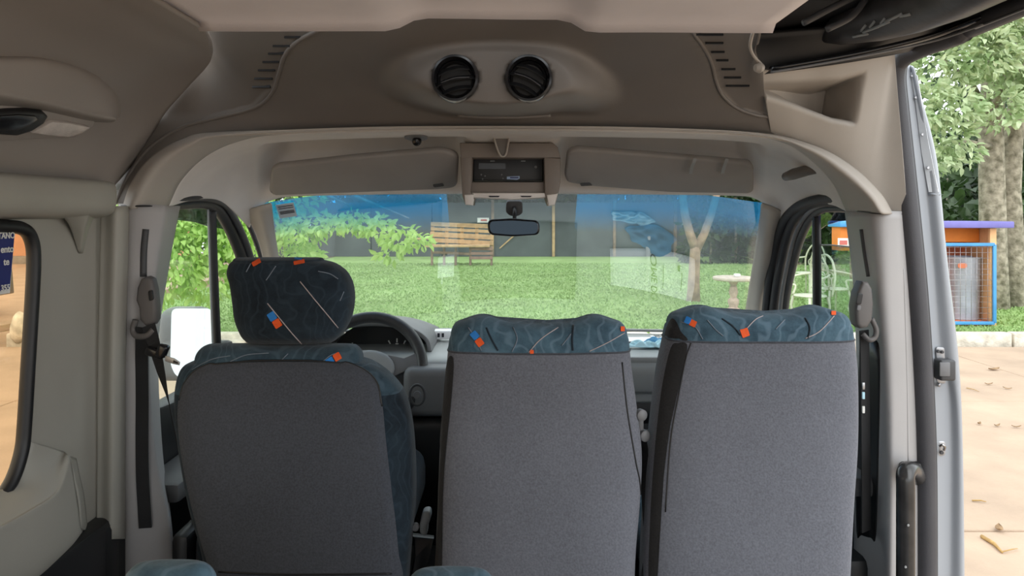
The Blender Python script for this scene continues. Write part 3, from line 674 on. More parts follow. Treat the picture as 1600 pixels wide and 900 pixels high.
# ------------------------------------------------------------------ things in the van
# air vents in the pod
def vent(cx, cy, lab, ang):
    c = CAMV+(P(cx, cy, 1.33)-CAMV)*.995; ax = Vector((-.0, -1, -.05)).normalized()
    t = empty('air_vent', c, lab, 'air vent', 'round air vents in the overhead pod')
    r = 37/FPX*c.y
    lathe('ring', [(r*.78, -.03), (r*1.0, -.03), (r*1.02, -.004), (r*.97, .006), (r*.88, .007), (r*.80, -.004), (r*.77, -.028)], c, M['blackgloss'], t, 40, axis=ax)
    b = lathe('barrel', [(r*.79, -.03), (r*.77, -.012), (r*.70, -.010), (r*.66, -.024)], c, M['black'], t, 36, axis=ax)
    Rm = Vector((0, 0, 1)).rotation_difference(ax).to_matrix() @ Matrix.Rotation(ang, 3, 'Z')
    for k in (-1, 0, 1):
        h = math.sqrt(max(.05, .6-(k*.42)**2))*r
        q = [Vector((-h, k*.42*r+.1*r, -.008)), Vector((-h*.5, k*.42*r+.02*r, -.004)), Vector((0, k*.42*r, -.002)), Vector((h*.5, k*.42*r+.02*r, -.004)), Vector((h, k*.42*r+.1*r, -.008))]
        ribbon('slat', [c+Rm @ v for v in q], Rm @ Vector((0, .5, .8)), .014, .002, M['black'], t, 14)
    tube('slat_edge', [c+Rm @ v for v in (Vector((-.6*r, .10*r, .003)), Vector((0, .02*r, .006)), Vector((.62*r, .08*r, .003)))], .0012, M['darkgrey'], t, 6, smooth_n=12)
vent(711, 122, 'round black air vent nearer the driver in the overhead pod', math.radians(192))
vent(826, 122, 'round black air vent nearer the passenger side in the overhead pod', math.radians(155))

# reading lamp on the cove
def ch(x, y, k): 
    p = hit(bcove, max(x, -200), y); return CAMV+(p-CAMV)*(1-k)
lamp = empty('reading_lamp', hit(bcove, 60, 190), 'brown domed reading lamp housing on the roof cove above the side window', 'lamp')
A = [(-190, 92), (-60, 87), (0, 86), (60, 88), (112, 99), (152, 117), (178, 140), (189, 163), (187, 184)]
B = [(-190, 120), (-60, 97), (0, 98), (58, 100), (108, 111), (146, 127), (172, 148), (184, 168), (185, 185)]
C_ = [(-190, 140), (-60, 133), (0, 136), (58, 146), (108, 158), (146, 169), (168, 175), (178, 180), (182, 185)]
D = [(-190, 160), (-60, 150), (0, 152), (58, 161), (105, 172), (142, 181), (165, 186), (176, 187), (180, 187)]
E = [(-190, 170), (-60, 166), (0, 166), (52, 171), (98, 180), (134, 188), (160, 190), (172, 190), (178, 189)]
rows = [[ch(x, y, 0) for x, y in A], [ch(x, y, .03) for x, y in B], [ch(x, y, .055) for x, y in C_], [ch(x, y, .06) for x, y in D], [ch(x, y, .02) for x, y in E]]
loft('housing', rows, 60, 30, M['cove'], lamp, .003, 0)
bez = [(-60, 163), (0, 163), (50, 164), (100, 172), (140, 182), (149, 189), (147, 197), (136, 206), (118, 216), (60, 218), (0, 222), (-60, 224)]
bz = plate('bezel', [ch(x, y, .03) for x, y in bez], .03, M['cove'], lamp, .004, 2)
ey = [(-50, 190), (-20, 179), (20, 175), (50, 174), (70, 176), (77, 183), (70, 194), (50, 207), (28, 214), (0, 212), (-30, 208)]
bz2 = plate('eyeball', [ch(x, y, .045) for x, y in ey], .03, M['black'], lamp, .006, 3)
plate('eyeball_dish', [ch(x, y, .049) for x, y in ((-40, 190), (-10, 183), (30, 180), (56, 182), (60, 187), (48, 197), (24, 205), (0, 204), (-26, 200))], .006, M['blackgloss'], lamp, .002)
plate('lens', [ch(x, y, .040) for x, y in ((50, 208), (82, 191), (110, 193), (141, 200), (128, 209), (108, 215), (75, 212))], .01, M['lens'], lamp, .002)

# sun visors
def visor(nm, pts, lab, mirr):
    t = tag(empty(nm, pts[0]), lab, 'sun visor', 'padded sun visors')
    plate('pad', roundpoly(pts, .03, 6), .022, M['visor'], t, .008, 3)
    return t
v1 = visor('sun_visor', [P(424, 262, 1.93), P(560, 247, 1.92), P(690, 236, 1.91), P(717, 244, 1.92), P(714, 294, 2.02), P(690, 297, 2.03), P(560, 302, 2.04), P(428, 307, 2.05), P(420, 300, 2.04)], 'taupe padded sun visor above the driver', 0)
plate('vanity_clip', roundpoly([P(676, 288, 2.0), P(692, 286, 2.0), P(694, 291, 2.0), P(678, 293, 2.0)], .004), .004, M['black'], v1)
v2 = visor('sun_visor', [P(886, 240, 1.92), P(900, 234, 1.91), P(1040, 245, 1.92), P(1172, 256, 1.93), P(1178, 264, 1.94), P(1178, 304, 2.05), P(1050, 302, 2.04), P(920, 292, 2.02), P(886, 286, 2.01), P(882, 276, 2.0)], 'taupe padded sun visor above the passenger side with two pale straps', 0)
plate('vanity_clip', roundpoly([P(906, 286, 2.0), P(922, 285, 2.0), P(926, 290, 2.0), P(908, 291, 2.0)], .004), .004, M['black'], v2)
for x in (1081, 1131):
    ribbon('strap', [P(x+5, 248, 1.90), P(x+3, 254, 1.905), P(x, 262, 1.92), P(x-2, 271, 1.94)], (1, 0, 0), .009, .002, M['lightgrey'], v2, 10)

# overhead console and radio
con = empty('overhead_console', P(798, 260, 1.95), 'taupe overhead console over the windscreen centre holding the radio', 'console')
Yc = 1.90
def pl4(nm, L, th, m, par, Y=Yc, bev=.006): return plate(nm, [P(x, y, Y if len(r) == 0 else r[0]) for x, y, *r in L], th, m, par, bev, 2, dirv=(0, 1, 0))
pl4('top_panel', [(718, 223), (864, 223), (872, 230), (876, 247), (720, 247)], .16, M['console'], con)
pl4('side_cheek', [(719, 245), (738, 245), (737, 284), (736, 300), (741, 305), (738, 320), (727, 319), (722, 306), (721, 285)], .13, M['console'], con)
pl4('side_cheek', [(850, 245), (876, 247), (876, 285), (872, 306), (868, 319), (858, 321), (852, 306), (851, 300)], .13, M['console'], con)
pl4('pale_foot', [(725, 304), (741, 303), (738, 321), (727, 320)], .05, M['cabliner'], con, Yc-.004)
pl4('pale_foot', [(854, 304), (872, 302), (867, 320), (857, 322)], .05, M['cabliner'], con, Yc-.004)
pl4('shelf_lip', [(736, 284), (852, 284), (853, 302), (736, 302)], .06, M['console'], con, Yc+.02)
pl4('lower_lip', [(735, 301), (856, 301), (852, 309), (800, 312), (740, 309)], .08, M['cabliner'], con, Yc+.005)
for x in (772, 822): pl4('lip_slot', [(x-9, 306), (x+9, 306), (x+7, 308), (x-7, 308)], .002, M['ink'], con, Yc+.003, 0)
pl4('back_panel', [(736, 243), (852, 243), (852, 286), (736, 286)], .02, M['black'], con, Yc+.10)
lever = plate('latch_handle', [P(x, y, Yc-.03) for x, y in ((769, 205), (799, 205), (796, 222), (792, 241), (787, 244), (780, 243), (774, 226))], .012, M['trim_dark'], con, .004, 2)
tube('handle_edge', [P(770, 206, Yc-.035), P(775, 226, Yc-.035), P(782, 243, Yc-.035), P(790, 242, Yc-.035), P(794, 224, Yc-.035), P(797, 206, Yc-.035)], .0028, M['trim'], con, 6, smooth_n=30)
rad = empty('car_radio', P(793, 264, Yc+.05), 'black car radio with a small blue lit display in the overhead console', 'radio')
pl4('faceplate', [(740, 246), (848, 246), (848, 282), (740, 282)], .04, M['black'], rad, Yc+.045, .003)
pl4('display', [(748, 255), (790, 255), (790, 264), (748, 264)], .003, mat('dark_display', (.02, .022, .022), .15, var=0), rad, Yc+.043, 0)
dsp = pl4('lit_key', [(792, 276), (812, 275), (812, 279), (808, 281), (792, 280)], .002, mat('display_bezel', (.30, .40, .58), .4, var=0), rad, Yc+.042, 0)
pl4('lit_window', [(797, 276.4), (810, 276.2), (810, 278.6), (797, 278.8)], .001, mat('display_navy', (.01, .02, .12), .3, var=0), rad, Yc+.0405, 0)
for x in (766, 814): pl4('printed_mark', [(x, 251), (x+7, 251), (x+7, 252.2), (x, 252.2)], .001, M['lightgrey'], rad, Yc+.043, 0)
for x, y in ((752, 273), (758, 275), (784, 273), (786, 279), (754, 280)): lathe('key', [(.0025, 0), (.002, .003)], P(x, y, Yc+.046), M['grey'], rad, 8, axis=(0, -1, 0))
lathe('knob', [(.004, 0), (.0035, .006)], P(837, 261, Yc+.046), M['grey'], rad, 12, axis=(0, -1, 0))

# cab light / microphone button on the headliner
bt_ = empty('headliner_button', P(650, 213, 1.80), 'small black and grey swivel button on the cab headliner', 'button')
hp = hit(bcab, 650, 213, .003)
ax = Vector((0, -.75, -.65)).normalized()
lathe('rosette', [(.030, -.004), (.030, .002), (.022, .005), (.0, .005)], hp, M['grey'], bt_, 24, axis=(0, -.15, -1))
lathe('ball', [(.0, .016), (.008, .014), (.012, .006), (.012, -.004), (.006, -.008)], hp+Vector((.003, -.006, -.010)), M['blackgloss'], bt_, 20, axis=(0, -1, -.3))
# grab handle in the passenger corner
gh = empty('corner_grip', P(1255, 270, 2.0), 'short beige grab handle in the cab corner by the passenger door', 'handle')
tube('grip', [P(1282, 262, 1.80), P(1262, 266, 1.84), P(1240, 272, 1.88), P(1228, 276, 1.93)], [.013, .014, .015, .012], M['trim_dark'], gh, 12)
rbox('mount', P(1270, 262, 1.88), (.04, .05, .03), M['darkgrey'], gh, .008)

# rear view mirror
rv = empty('rearview_mirror', P(803, 354, 2.15), 'black interior rear view mirror hanging from the windscreen', 'mirror')
plate('housing', roundpoly([P(761, 343, 2.12), P(800, 341, 2.12), P(843, 344, 2.12), P(844, 367, 2.12), P(800, 370, 2.12), P(763, 367, 2.12)], .018, 6), .03, M['blackgloss'], rv, .006, 3)
plate('mirror_glass', roundpoly([P(765, 346, 2.117), P(800, 344.5, 2.117), P(840, 347, 2.117), P(840, 365, 2.117), P(800, 367, 2.117), P(766, 364, 2.117)], .014, 6), .004, M['mirrordark'], rv)
tube('stem', [P(804, 345, 2.14), P(804, 330, 2.16), P(803, 320, 2.19)], .006, M['black'], rv, 10)
plate('mount', roundpoly([P(791, 314, 2.17), P(816, 314, 2.17), P(817, 333, 2.18), P(810, 338, 2.18), P(797, 338, 2.18), P(790, 332, 2.18)], .012), .03, M['darkgrey'], rv, .004)

# dashboard
dash = empty('dashboard', (0, 2.3, .9), 'grey dashboard with instrument hood under the windscreen', 'dashboard')
prof = [(2.74, 1.178), (2.68, 1.185), (2.45, 1.188), (2.30, 1.188), (2.225, 1.186), (2.20, 1.176), (2.195, 1.15), (2.205, 1.10), (2.215, 1.095), (2.22, 1.06)]
def dshape(x): return .0
rows = [[Vector((X, Y-.10*(abs(X)/.85)**3*(Y-2.1), z)) for X in (-.86, -.7, -.5, -.3, -.1, .1, .3, .5, .7, .87)] for Y, z in prof]
loft('top_shell', rows, 40, 40, M['lightgrey'], dash, .01, -1)
lower = [(2.22, 1.06), (2.215, 1.02), (2.24, .96), (2.30, .80), (2.35, .55)]
rows = [[Vector((X, Y, z)) for X in (-.86, -.5, 0, .5, .87)] for Y, z in lower]
loft('lower_shell', rows, 20, 20, M['black'], dash, .01, -1)
tube('trim_line', [Vector((X, 2.198, 1.098)) for X in (-.2, 0, .3, .6, .86)], .004, M['grey'], dash, 6, smooth_n=12)
rbox('glove_panel', (.42, 2.235, 1.0), (.80, .04, .07), M['darkgrey'], dash, .01)
tube('glove_line', [Vector((X, 2.212, .972)) for X in (0, .3, .6, .82)], .003, M['grey'], dash, 6, smooth_n=8)
rbox('centre_stack', (-.18, 2.17, 1.11), (.30, .10, .15), M['grey'], dash, .025, 3)
rbox('centre_console', (-.20, 2.17, .86), (.26, .12, .34), M['black'], dash, .03, 3)
rbox('tray_lip', (.42, 2.205, 1.195), (.82, .02, .02), M['lightgrey'], dash, .006)
# instrument hood
hood = []
cxh = -.455
for Y, k in ((2.66, .42), (2.55, .66), (2.42, .78), (2.33, .78), (2.31, .75)):
    hood.append([Vector((cxh+.185*math.cos(a)*(1 if abs(math.cos(a)) < .95 else 1), Y, 1.195+.125*k*max(0, math.sin(a))**.75)) for a in [math.pi*j/12 for j in range(13)]])
loft('instrument_hood', hood, 40, 24, M['grey'], dash, .012, 0)
cl = empty('instrument_cluster', (cxh, 2.44, 1.2), 'black instrument cluster with white gauge ticks behind the steering wheel', 'gauge')
pts = [Vector((cxh+.175*math.cos(a), 2.46, 1.12+.155*max(0, math.sin(a))**.75)) for a in [math.pi*j/20 for j in range(21)]]
plate('face', pts, .02, M['black'], cl, 0, dirv=(0, 1, 0))
for gx, gr in ((cxh+.055, .075), (cxh-.10, .055)):
    lathe('dial', [(gr, -.004), (gr, .004), (gr*.93, .004), (gr*.92, .001), (0, .001)], Vector((gx, 2.455, 1.155)), M['blackgloss'], cl, 36, axis=(0, -1, .25))
    for k in range(9):
        a = math.radians(-20+k*27.5)
        c = Vector((gx+gr*.76*math.cos(a), 2.447, 1.155+gr*.76*math.sin(a)))
        d = Vector((math.cos(a), 0, math.sin(a))); s = Vector((-math.sin(a), 0, math.cos(a)))
        plate('tick', [c-d*.007-s*.0022, c+d*.007-s*.0022, c+d*.007+s*.0022, c-d*.007+s*.0022], .001, M['white'], cl, dirv=(0, 1, 0))
        if k % 2 == 0:
            c2 = c-d*.013; plate('numeral', [c2-d*.003-s*.005, c2+d*.003-s*.005, c2+d*.003+s*.005, c2-d*.003+s*.005], .001, M['white'], cl, dirv=(0, 1, 0))

# steering wheel
swc = P(575, 578, 2.17); tilt = math.radians(24)
sw = empty('steering_wheel', swc, 'dark leather steering wheel with grey hub and stitched rim before the driver seat', 'steering wheel')
e1 = Vector((1, 0, 0)); e2 = Vector((0, math.sin(tilt), math.cos(tilt))); en = e1.cross(e2)   # towards the driver
if en.y > 0: en = -en
Rw = .167
def wp(r, a, h=0): return swc+e1*(r*math.cos(a))+e2*(r*math.sin(a))+en*h
tube('rim', [wp(Rw, 2*math.pi*k/64) for k in range(64)], .018, mat('rim_leather', (.035, .035, .037), .38, var=.15, scale=60, bump=.15, bscale=300), sw, 14, closed=True)
tube('stitching', [wp(Rw-.0135, math.radians(40+k*100/40), .008) for k in range(41)], .0014, M['thread'], sw, 6)
hubp = [wp(.075*math.cos(a) if 0 else math.hypot(.085*math.cos(a), .06*math.sin(a)), math.atan2(.06*math.sin(a), .085*math.cos(a)), .0) for a in [2*math.pi*k/28 for k in range(28)]]
plate('hub', [p+en*.02 for p in hubp], .05, M['lightgrey'], sw, .012, 3, dirv=-en)
for sgn in (1, -1):
    q = [(.06, .045), (.11, .035), (.155, .055), (.158, -.01), (.14, -.045), (.125, -.02), (.115, -.008), (.065, -.03)]
    plate('spoke', [swc+e1*(sgn*a)+e2*b+en*.012 for a, b in q], .022, M['grey'], sw, .006, 2, dirv=-en)
    q = [(.03, -.045), (.075, -.12), (.095, -.128), (.085, -.09), (.06, -.04)]
    plate('lower_spoke', [swc+e1*(sgn*a)+e2*b+en*.008 for a, b in q], .018, M['darkgrey'], sw, .005, 2, dirv=-en)
rbox('column', swc-en*.14+Vector((0, 0, -.02)), (.12, .22, .1), M['black'], sw, .03, 3)
tube('stalk', [swc-en*.07+e1*.06, swc-en*.07+e1*.13, swc-en*.07+e1*.172+e2*.004], [.008, .008, .012], M['blackgloss'], sw, 10)
# speaker / socket ring low on the dash
sk = empty('dash_socket', P(652, 617, 2.10), 'round black socket ring low on the dashboard beside the steering column', 'socket')
tube('ring', [P(652, 617, 2.085)+Vector((.022*math.cos(a), 0, .03*math.sin(a))) for a in [2*math.pi*k/32 for k in range(32)]], .004, M['darkgrey'], sk, 8, closed=True)
lathe('core', [(.012, 0), (.010, .008), (.004, .008)], P(652, 617, 2.095), M['grey'], sk, 20, axis=(0, -1, .2))

# papers and cloths lying on the dash; the windscreen mirrors them
def refl(x, y, z=1.203):
    d = (P(x, y, 1)-CAMV).normalized(); loc, n, i, t = bws.ray_cast(CAMV, d)
    r = d-2*d.dot(n)*n
    if r.z > -1e-3: return None
    k = (z-loc.z)/r.z; return loc+r*k
def sheet(nm, q, m, lab, cat, curl=.004, grp=None):
    pts = [refl(*c) for c in q]
    print(nm, [tuple(round(v, 3) for v in p) for p in pts])
    n = 12; vs = []; fs = []
    if nm == 'paper_strip': pts = [p+Vector((0, 0, .007)) for p in pts]
    for j in range(n+1):
        for i in range(n+1):
            u, v = i/n, j/n
            p = pts[0].lerp(pts[1], u).lerp(pts[3].lerp(pts[2], u), v); p.z += curl*(math.sin(u*3.1)*.4+abs(u-.5)**2*2*abs(v-.3)); vs.append(p)
    for j in range(n):
        for i in range(n): a = j*(n+1)+i; fs.append((a, a+1, a+n+2, a+n+1))
    o = mesh(nm, vs, fs, m); solid(o, .0012, 0); tag(o, lab, cat, grp); return o, pts
def onq(pts, u, v, dz=.002):
    p = pts[0].lerp(pts[1], u).lerp(pts[3].lerp(pts[2], u), v); return p+Vector((0, 0, dz))
pap, pq = sheet('paper_sheet', [(953, 391), (1084, 399), (1079, 472), (954, 446)], M['paper'], 'large white printed sheet lying flat on the dashboard, mirrored in the windscreen', 'paper')
def text_on(body, pts, u, v, size, spin, m, par, mirror=True):
    return textmesh('printed_word', body, size, 'CENTER', 'CENTER', m, par, Matrix.Translation(onq(pts, u, v, .006)) @ Matrix.Rotation(spin, 4, 'Z'), .0002)
text_on('NOME DO', pq, .56, .55, .030, math.radians(90), M['ink'], pap)
for u, a, b in ((.66, .25, .8), (.86, .3, .75), (.47, .55, .75)):
    plate('print_line', [onq(pq, u, a, .006), onq(pq, u+.006, a, .006), onq(pq, u+.006, b, .006), onq(pq, u, b, .006)], .0004, M['ink'], pap, dirv=(0, 0, -1))
plate('print_mark', [onq(pq, .82, .2, .006), onq(pq, .85, .17, .006), onq(pq, .84, .3, .006), onq(pq, .82, .27, .006)], .0004, M['ink'], pap, dirv=(0, 0, -1))
sheet('paper_strip', [(1008, 366), (1015, 364), (1014, 440), (1007, 441)], mat('bright_paper', (.95, .95, .95), .7, var=0), 'narrow bright white paper strip across the large sheet on the dashboard', 'paper', .012)
sheet('paper_slip', [(630, 431), (692, 426), (692, 443), (632, 450)], M['paper'], 'white paper slip on the dashboard ahead of the driver, mirrored as a pale bar', 'paper')
sheet('paper_slip', [(543, 452), (570, 448), (570, 466), (541, 467)], M['paper'], 'small white slip on the dashboard over the instrument hood side', 'paper')
sheet('dash_mat', [(714, 350), (902, 348), (897, 468), (722, 471)], mat('dash_mat_rubber', (.10, .10, .105), .7), 'dark grey rubber mat on the dashboard centre behind the middle seat', 'mat', .0)
# mirrored cloth
def crumple(nm, c, rx, ry, h, m, lab, cat, seed=1, grp=None):
    rg = random.Random(seed); n = 22; vs, fs = [], []
    ph = [rg.uniform(0, 6) for _ in range(8)]
    for j in range(n+1):
        for i in range(n+1):
            u, v = i/n*2-1, j/n*2-1
            q = math.sqrt(max(0, 1-.5*v*v)); w = math.sqrt(max(0, 1-.5*u*u))
            z = h*(.35+.5*math.sin(5*u+ph[0]+2*math.sin(3*v+ph[1]))*math.cos(4*v+ph[2])*.6+.4*math.sin(7*(u+v)+ph[3])*.4)
            e = sm(1.0, .6, max(abs(u), abs(v)))
            vs.append(Vector(c)+Vector((u*q*rx*(1+.15*math.sin(3*v+ph[4])), v*w*ry*(1+.2*math.sin(3*u+ph[5])), .003+max(0, z)*e)))
    for j in range(n):
        for i in range(n): a = j*(n+1)+i; fs.append((a, a+1, a+n+2, a+n+1))
    o = mesh(nm, vs, fs, m); solid(o, .002, 0); return tag(o, lab, cat, grp)
c1 = refl(1014, 368, 1.215)
crumple('folded_cloth', (c1.x, c1.y, 1.202), .085, .034, .030, M['bluecloth'], 'crumpled blue cloth on the dashboard beyond the white sheet', 'cloth', 3)
crumple('face_mask', PZ(1003, 545, 1.203)+Vector((0, .03, 0)), .055, .022, .026, M['mask'], 'pale blue disposable mask in the dashboard tray, nearer the middle seat', 'mask', 5)
crumple('face_mask', PZ(1032, 545, 1.203)+Vector((0, .03, 0)), .045, .022, .032, M['mask'], 'pale blue disposable mask in the dashboard tray, nearer the end seat', 'mask', 8)
o = rbox('white_card', Vector((-.27, 2.52, 1.222)), (.11, .05, .03), M['paper'], None, .003); tag(o, 'white card box on the dashboard centre with a dark printed row', 'card')
for k in range(5): rbox('printed_bar', Vector((-.305+k*.015, 2.494, 1.222)), (.008, .003, .014), M['ink'], o, 0)

# ---------------------------------------------------------------- seats
def seatbody(rows, rtop, ears=0, nrow=46, ncol=64, n=4.0):
    """rounded backrest: rows (y, xl, xr, Yback, Yfront) from the bottom up; returns grid g[v][u]"""
    R = cr([Vector((r[0], r[1], r[2])) for r in rows], nrow); D = cr([Vector((r[3], r[4], 0)) for r in rows], nrow)
    secs = []
    for q, d in zip(R, D):
        Yb, Yf = d.x, d.y; Ye = Yb+.03
        xl = (q.y-800)/FPX*Ye; xr = (q.z-800)/FPX*Ye; z = CAM_H-(q.x-HY)/FPX*Yb
        secs.append(((xl+xr)/2, (xr-xl)/2, (Yb+Yf)/2, (Yf-Yb)/2, z))
    cx, a, cy, b, z = secs[-1]
    for k in range(1, 9):
        t = k/8*math.pi/2; secs.append((cx, a-rtop*.75*(1-math.cos(t)), cy, max(.004, b-b*.86*(1-math.cos(t))), z+rtop*math.sin(t)))
    g = []
    for si, (cx, a, cy, b, z) in enumerate(secs):
        row = []; top = sm(z0 if False else 0, 1, max(0, (si-(nrow-12))/12))
        for k in range(ncol):
            t = 2*math.pi*k/ncol; c, s = math.cos(t), math.sin(t)
            u = math.copysign(abs(c)**(2/n), c); w = math.copysign(abs(s)**(2/n), s)
            p = Vector((cx+a*u, cy+b*w, z))
            p.z += ears*top*(math.exp(-((abs(u)-.70)/.24)**2)-.25)
            row.append(p)
        g.append(row)
    return g, nrow
def gridpart(name, g, v0, v1, m, parent, cap=False, wr=.0):
    o = gridmesh(name, [r[:] for r in g[v0:v1+1]], m, parent, 0, 0, closed=True)
    if cap:
        me = o.data; bm = bmesh.new(); bm.from_mesh(me); bm.verts.ensure_lookup_table()
        n = len(g[0]); k = len(bm.verts)-n
        f = bm.faces.new([bm.verts[k+i] for i in range(n)]); f.smooth = True
        bmesh.ops.recalc_face_normals(bm, faces=bm.faces); bm.to_mesh(me); bm.free()
    return o
def square(name, b, x, y, w, h, ang, m, par, off=.0022):
    c, s = math.cos(ang), math.sin(ang)
    q = [(x+c*a-s*d, y+s*a+c*d) for a, d in ((-w/2, -h/2), (w/2, -h/2), (w/2, h/2), (-w/2, h/2))]
    ps = []
    for k in range(4):
        A, B = q[k], q[(k+1) % 4]
        for t in (0.08, .36, .64, .92): ps.append((A[0]+(B[0]-A[0])*t, A[1]+(B[1]-A[1])*t))
    if any(hit(b, *p, 0, False) is None for p in ps): return
    return patch(name, b, ps, off, m, par, smooth_out=False, rings=2, edge=False)
def thread(name, b, L, m, par, r=.0011, off=.0008, n=24):
    ps = [hit(b, x, y, off, False) for x, y in [(q.x, q.y) for q in cr([Vector((x, y, 0)) for x, y in L], n)]]
    ps = [p for p in ps if p is not None]
    if len(ps) > 3: tube(name, ps, r, m, par, 6)

def cushion(nm, par, x0, x1, m):
    rbox(nm, ((x0+x1)/2, 1.80, .90), (x1-x0, .56, .15), m, par, .05, 4)
    rbox('seat_base', ((x0+x1)/2, 1.78, .69), (x1-x0-.08, .48, .28), M['black'], par, .02)

# driver seat
ds = empty('driver_seat', (-.47, 1.6, .55), 'driver seat with charcoal back and patterned headrest, shade painted into its blue', 'seat')
rows = [(1060, 322, 626, 1.40, 1.53), (900, 314, 636, 1.41, 1.55), (800, 288, 644, 1.43, 1.58), (700, 272, 642, 1.46, 1.60), (640, 268, 632, 1.475, 1.61), (612, 270, 618, 1.482, 1.61), (590, 276, 598, 1.488, 1.61), (576, 286, 578, 1.495, 1.61), (570, 302, 562, 1.50, 1.61)]
g, nr = seatbody(rows, .034)
kk = min(range(len(g)), key=lambda k: abs(px(min(g[k], key=lambda p: p.y))[1]-622))
body = gridpart('backrest', g, 0, kk, M['shadefab'], ds); up = gridpart('top_cover', g, kk, len(g)-1, M['bluefab_dark'], ds, True); bds = gridbvh(g)
vm = 37
bp2 = patch('back_panel', bds, [(283, 620), (292, 595), (318, 574), (370, 567), (440, 565), (520, 567), (562, 577), (588, 598), (597, 630), (603, 690), (612, 770), (620, 850), (618, 940), (490, 960), (344, 950), (330, 890), (305, 800), (288, 720), (281, 660)], .006, M['greyfab_dark'], ds, 90, 9)
bbp2 = bvh(bp2)
thread('seam', bds, [(283, 625), (292, 596), (318, 574), (370, 566), (440, 564), (520, 566), (562, 576), (588, 598), (597, 635)], M['black'], ds, .002, .005, 50)
thread('hem', bbp2, [(342, 893), (430, 897), (540, 897), (612, 896)], M['black'], ds, .0018, .001)
btop = bds
square('orange_print', btop, 527, 558, 11, 11, math.radians(-30), M['orange'], ds); square('blue_print', btop, 516, 565, 12, 11, math.radians(-30), M['blue'], ds)
for L in ([(500, 569), (516, 556), (530, 551)], [(360, 565), (385, 555), (420, 552)], [(440, 563), (450, 553)], [(300, 578), (330, 562), (360, 556)]): thread('thread_line', btop, L, M['thread_dim'], ds)
# headrest
hrows = [(538, 384, 520, 1.53, 1.62), (528, 372, 530, 1.51, 1.63), (505, 361, 541, 1.50, 1.64), (475, 356, 545, 1.495, 1.645), (450, 353, 543, 1.50, 1.645), (432, 349, 536, 1.505, 1.64), (422, 351, 527, 1.508, 1.635), (414, 355, 515, 1.513, 1.63), (409, 362, 500, 1.52, 1.62)]
g, nr = seatbody(hrows, .006, n=3.0)
n0 = len(g[0])
c0 = sum(g[0], Vector())/n0
low = [[c0+(p-c0)*k+Vector((0, 0, -.008*(1-k))) for p in g[0]] for k in (.3, .7, .93)]
hr = gridpart('headrest', low+g, 0, len(low+g)-1, M['shadefab'], ds, True); bh = bvh(hr)
for x in (430, 505): tube('headrest_post', [P(x, 535, 1.57), P(x, 575, 1.56)], .006, M['darkgrey'], ds, 10)
tube('zip_pull', [P(476, 545, 1.545), P(488, 543, 1.54), P(494, 546, 1.54)], .004, M['darkgrey'], ds, 8)
for (x, y, w, h, a, m_) in ((425.5, 494, 13, 12, 58, 'blue'), (433.5, 505, 13, 12, 58, 'orange'), (367, 512, 15, 7, 70, 'orange'), (373.5, 522, 10, 6, 62, 'blue'), (401, 411, 14, 7, -28, 'orange'), (467.5, 410.5, 17, 6, -10, 'orange'), (466, 405.5, 12, 3, 8, 'blue'), (352, 479, 12, 4, 80, 'orange')):
    square(m_+'_print', bh, x, y, w, h, math.radians(a), M[m_], hr)
for L in ([(418, 474), (436, 496), (455, 519), (474, 540)], [(469, 440), (490, 466), (510, 490), (528, 512)], [(497, 424), (515, 428), (528, 436)], [(416, 438), (431, 416)], [(531, 470), (537, 456)], [(385, 425), (392, 412)]):
    thread('thread_line', bh, L, M['thread'] if L[0][0] in (418, 469) else M['thread_dim'], hr)
cushion('seat_cushion', ds, -.70, -.25, M['shadefab'])
rbox('side_shield', (-.715, 1.66, .86), (.04, .30, .20), M['black'], ds, .015)

def bench(nm, lab, rows, seamy, rtop, prints, lines, cuts):
    t = empty(nm, (((rows[2][1]+rows[2][2])/2-800)/FPX*1.45, 1.6, .55), lab, 'seat', None)
    g, nr = seatbody(rows, rtop, .017)
    # split where the blue top cover meets the grey back
    vs = min(range(len(g)), key=lambda k: abs(px(min(g[k], key=lambda p: p.y))[1]-seamy))
    grey = gridpart('back_cover', g, 0, vs, M['greyfab'], t)
    top = gridpart('top_cover', g, vs, len(g)-1, M['bluefab'], t, True)
    bgy, btp = bvh(grey), bvh(top)
    n = len(g[0]); ring = [p*1.0 for p in g[vs]]
    tube('piping', ring, .0022, M['greyfab_dark'], t, 6, closed=True)
    for (x, y, w, h, a, m_) in prints: square(m_+'_print', btp, x, y, w, h, math.radians(a), M[m_], top)
    for L, m_ in lines: thread('thread_line', btp, L, M[m_], top)
    for L in cuts: thread('fold', btp, L, M['shadefab'], top, .0022, .0, 20)
    cx = t.location.x
    cushion('seat_cushion', t, cx-.21, cx+.21, M['bluefab'])
    return t, bgy, btp
ms, bmg, bmt = bench('passenger_seat', 'middle passenger seat with grey cloth back and blue top, between the two others',
    [(1060, 672, 992, 1.38, 1.51), (900, 678, 995, 1.39, 1.53), (800, 682, 1003, 1.41, 1.56), (720, 685, 1006, 1.43, 1.58), (640, 690, 997, 1.45, 1.59), (580, 696, 989, 1.465, 1.60), (540, 700, 985, 1.48, 1.61), (528, 703, 982, 1.485, 1.61)], 556, .028,
    [(742, 524, 12, 11, 50, 'blue'), (749.5, 535, 12, 11, 55, 'orange'), (831, 550, 6, 6, 0, 'orange'), (972, 514.5, 6, 7, 0, 'orange')],
    [([(732, 512), (744, 530), (752, 548)], 'thread_dim'), ([(826, 551), (845, 530), (872, 512)], 'thread'), ([(921, 549), (950, 535), (976, 520)], 'thread'), ([(800, 550), (808, 530), (802, 512)], 'thread_dim'), ([(878, 540), (892, 522)], 'thread_dim')],
    [([(895, 548), (894, 530), (896, 508)]), ([(778, 548), (768, 530), (760, 512)])])
thread('seam', bmg, [(972, 566), (980, 640), (993, 720), (1000, 760), (1001, 830), (996, 895)], M['black'], ms, .0016, .0006, 40)
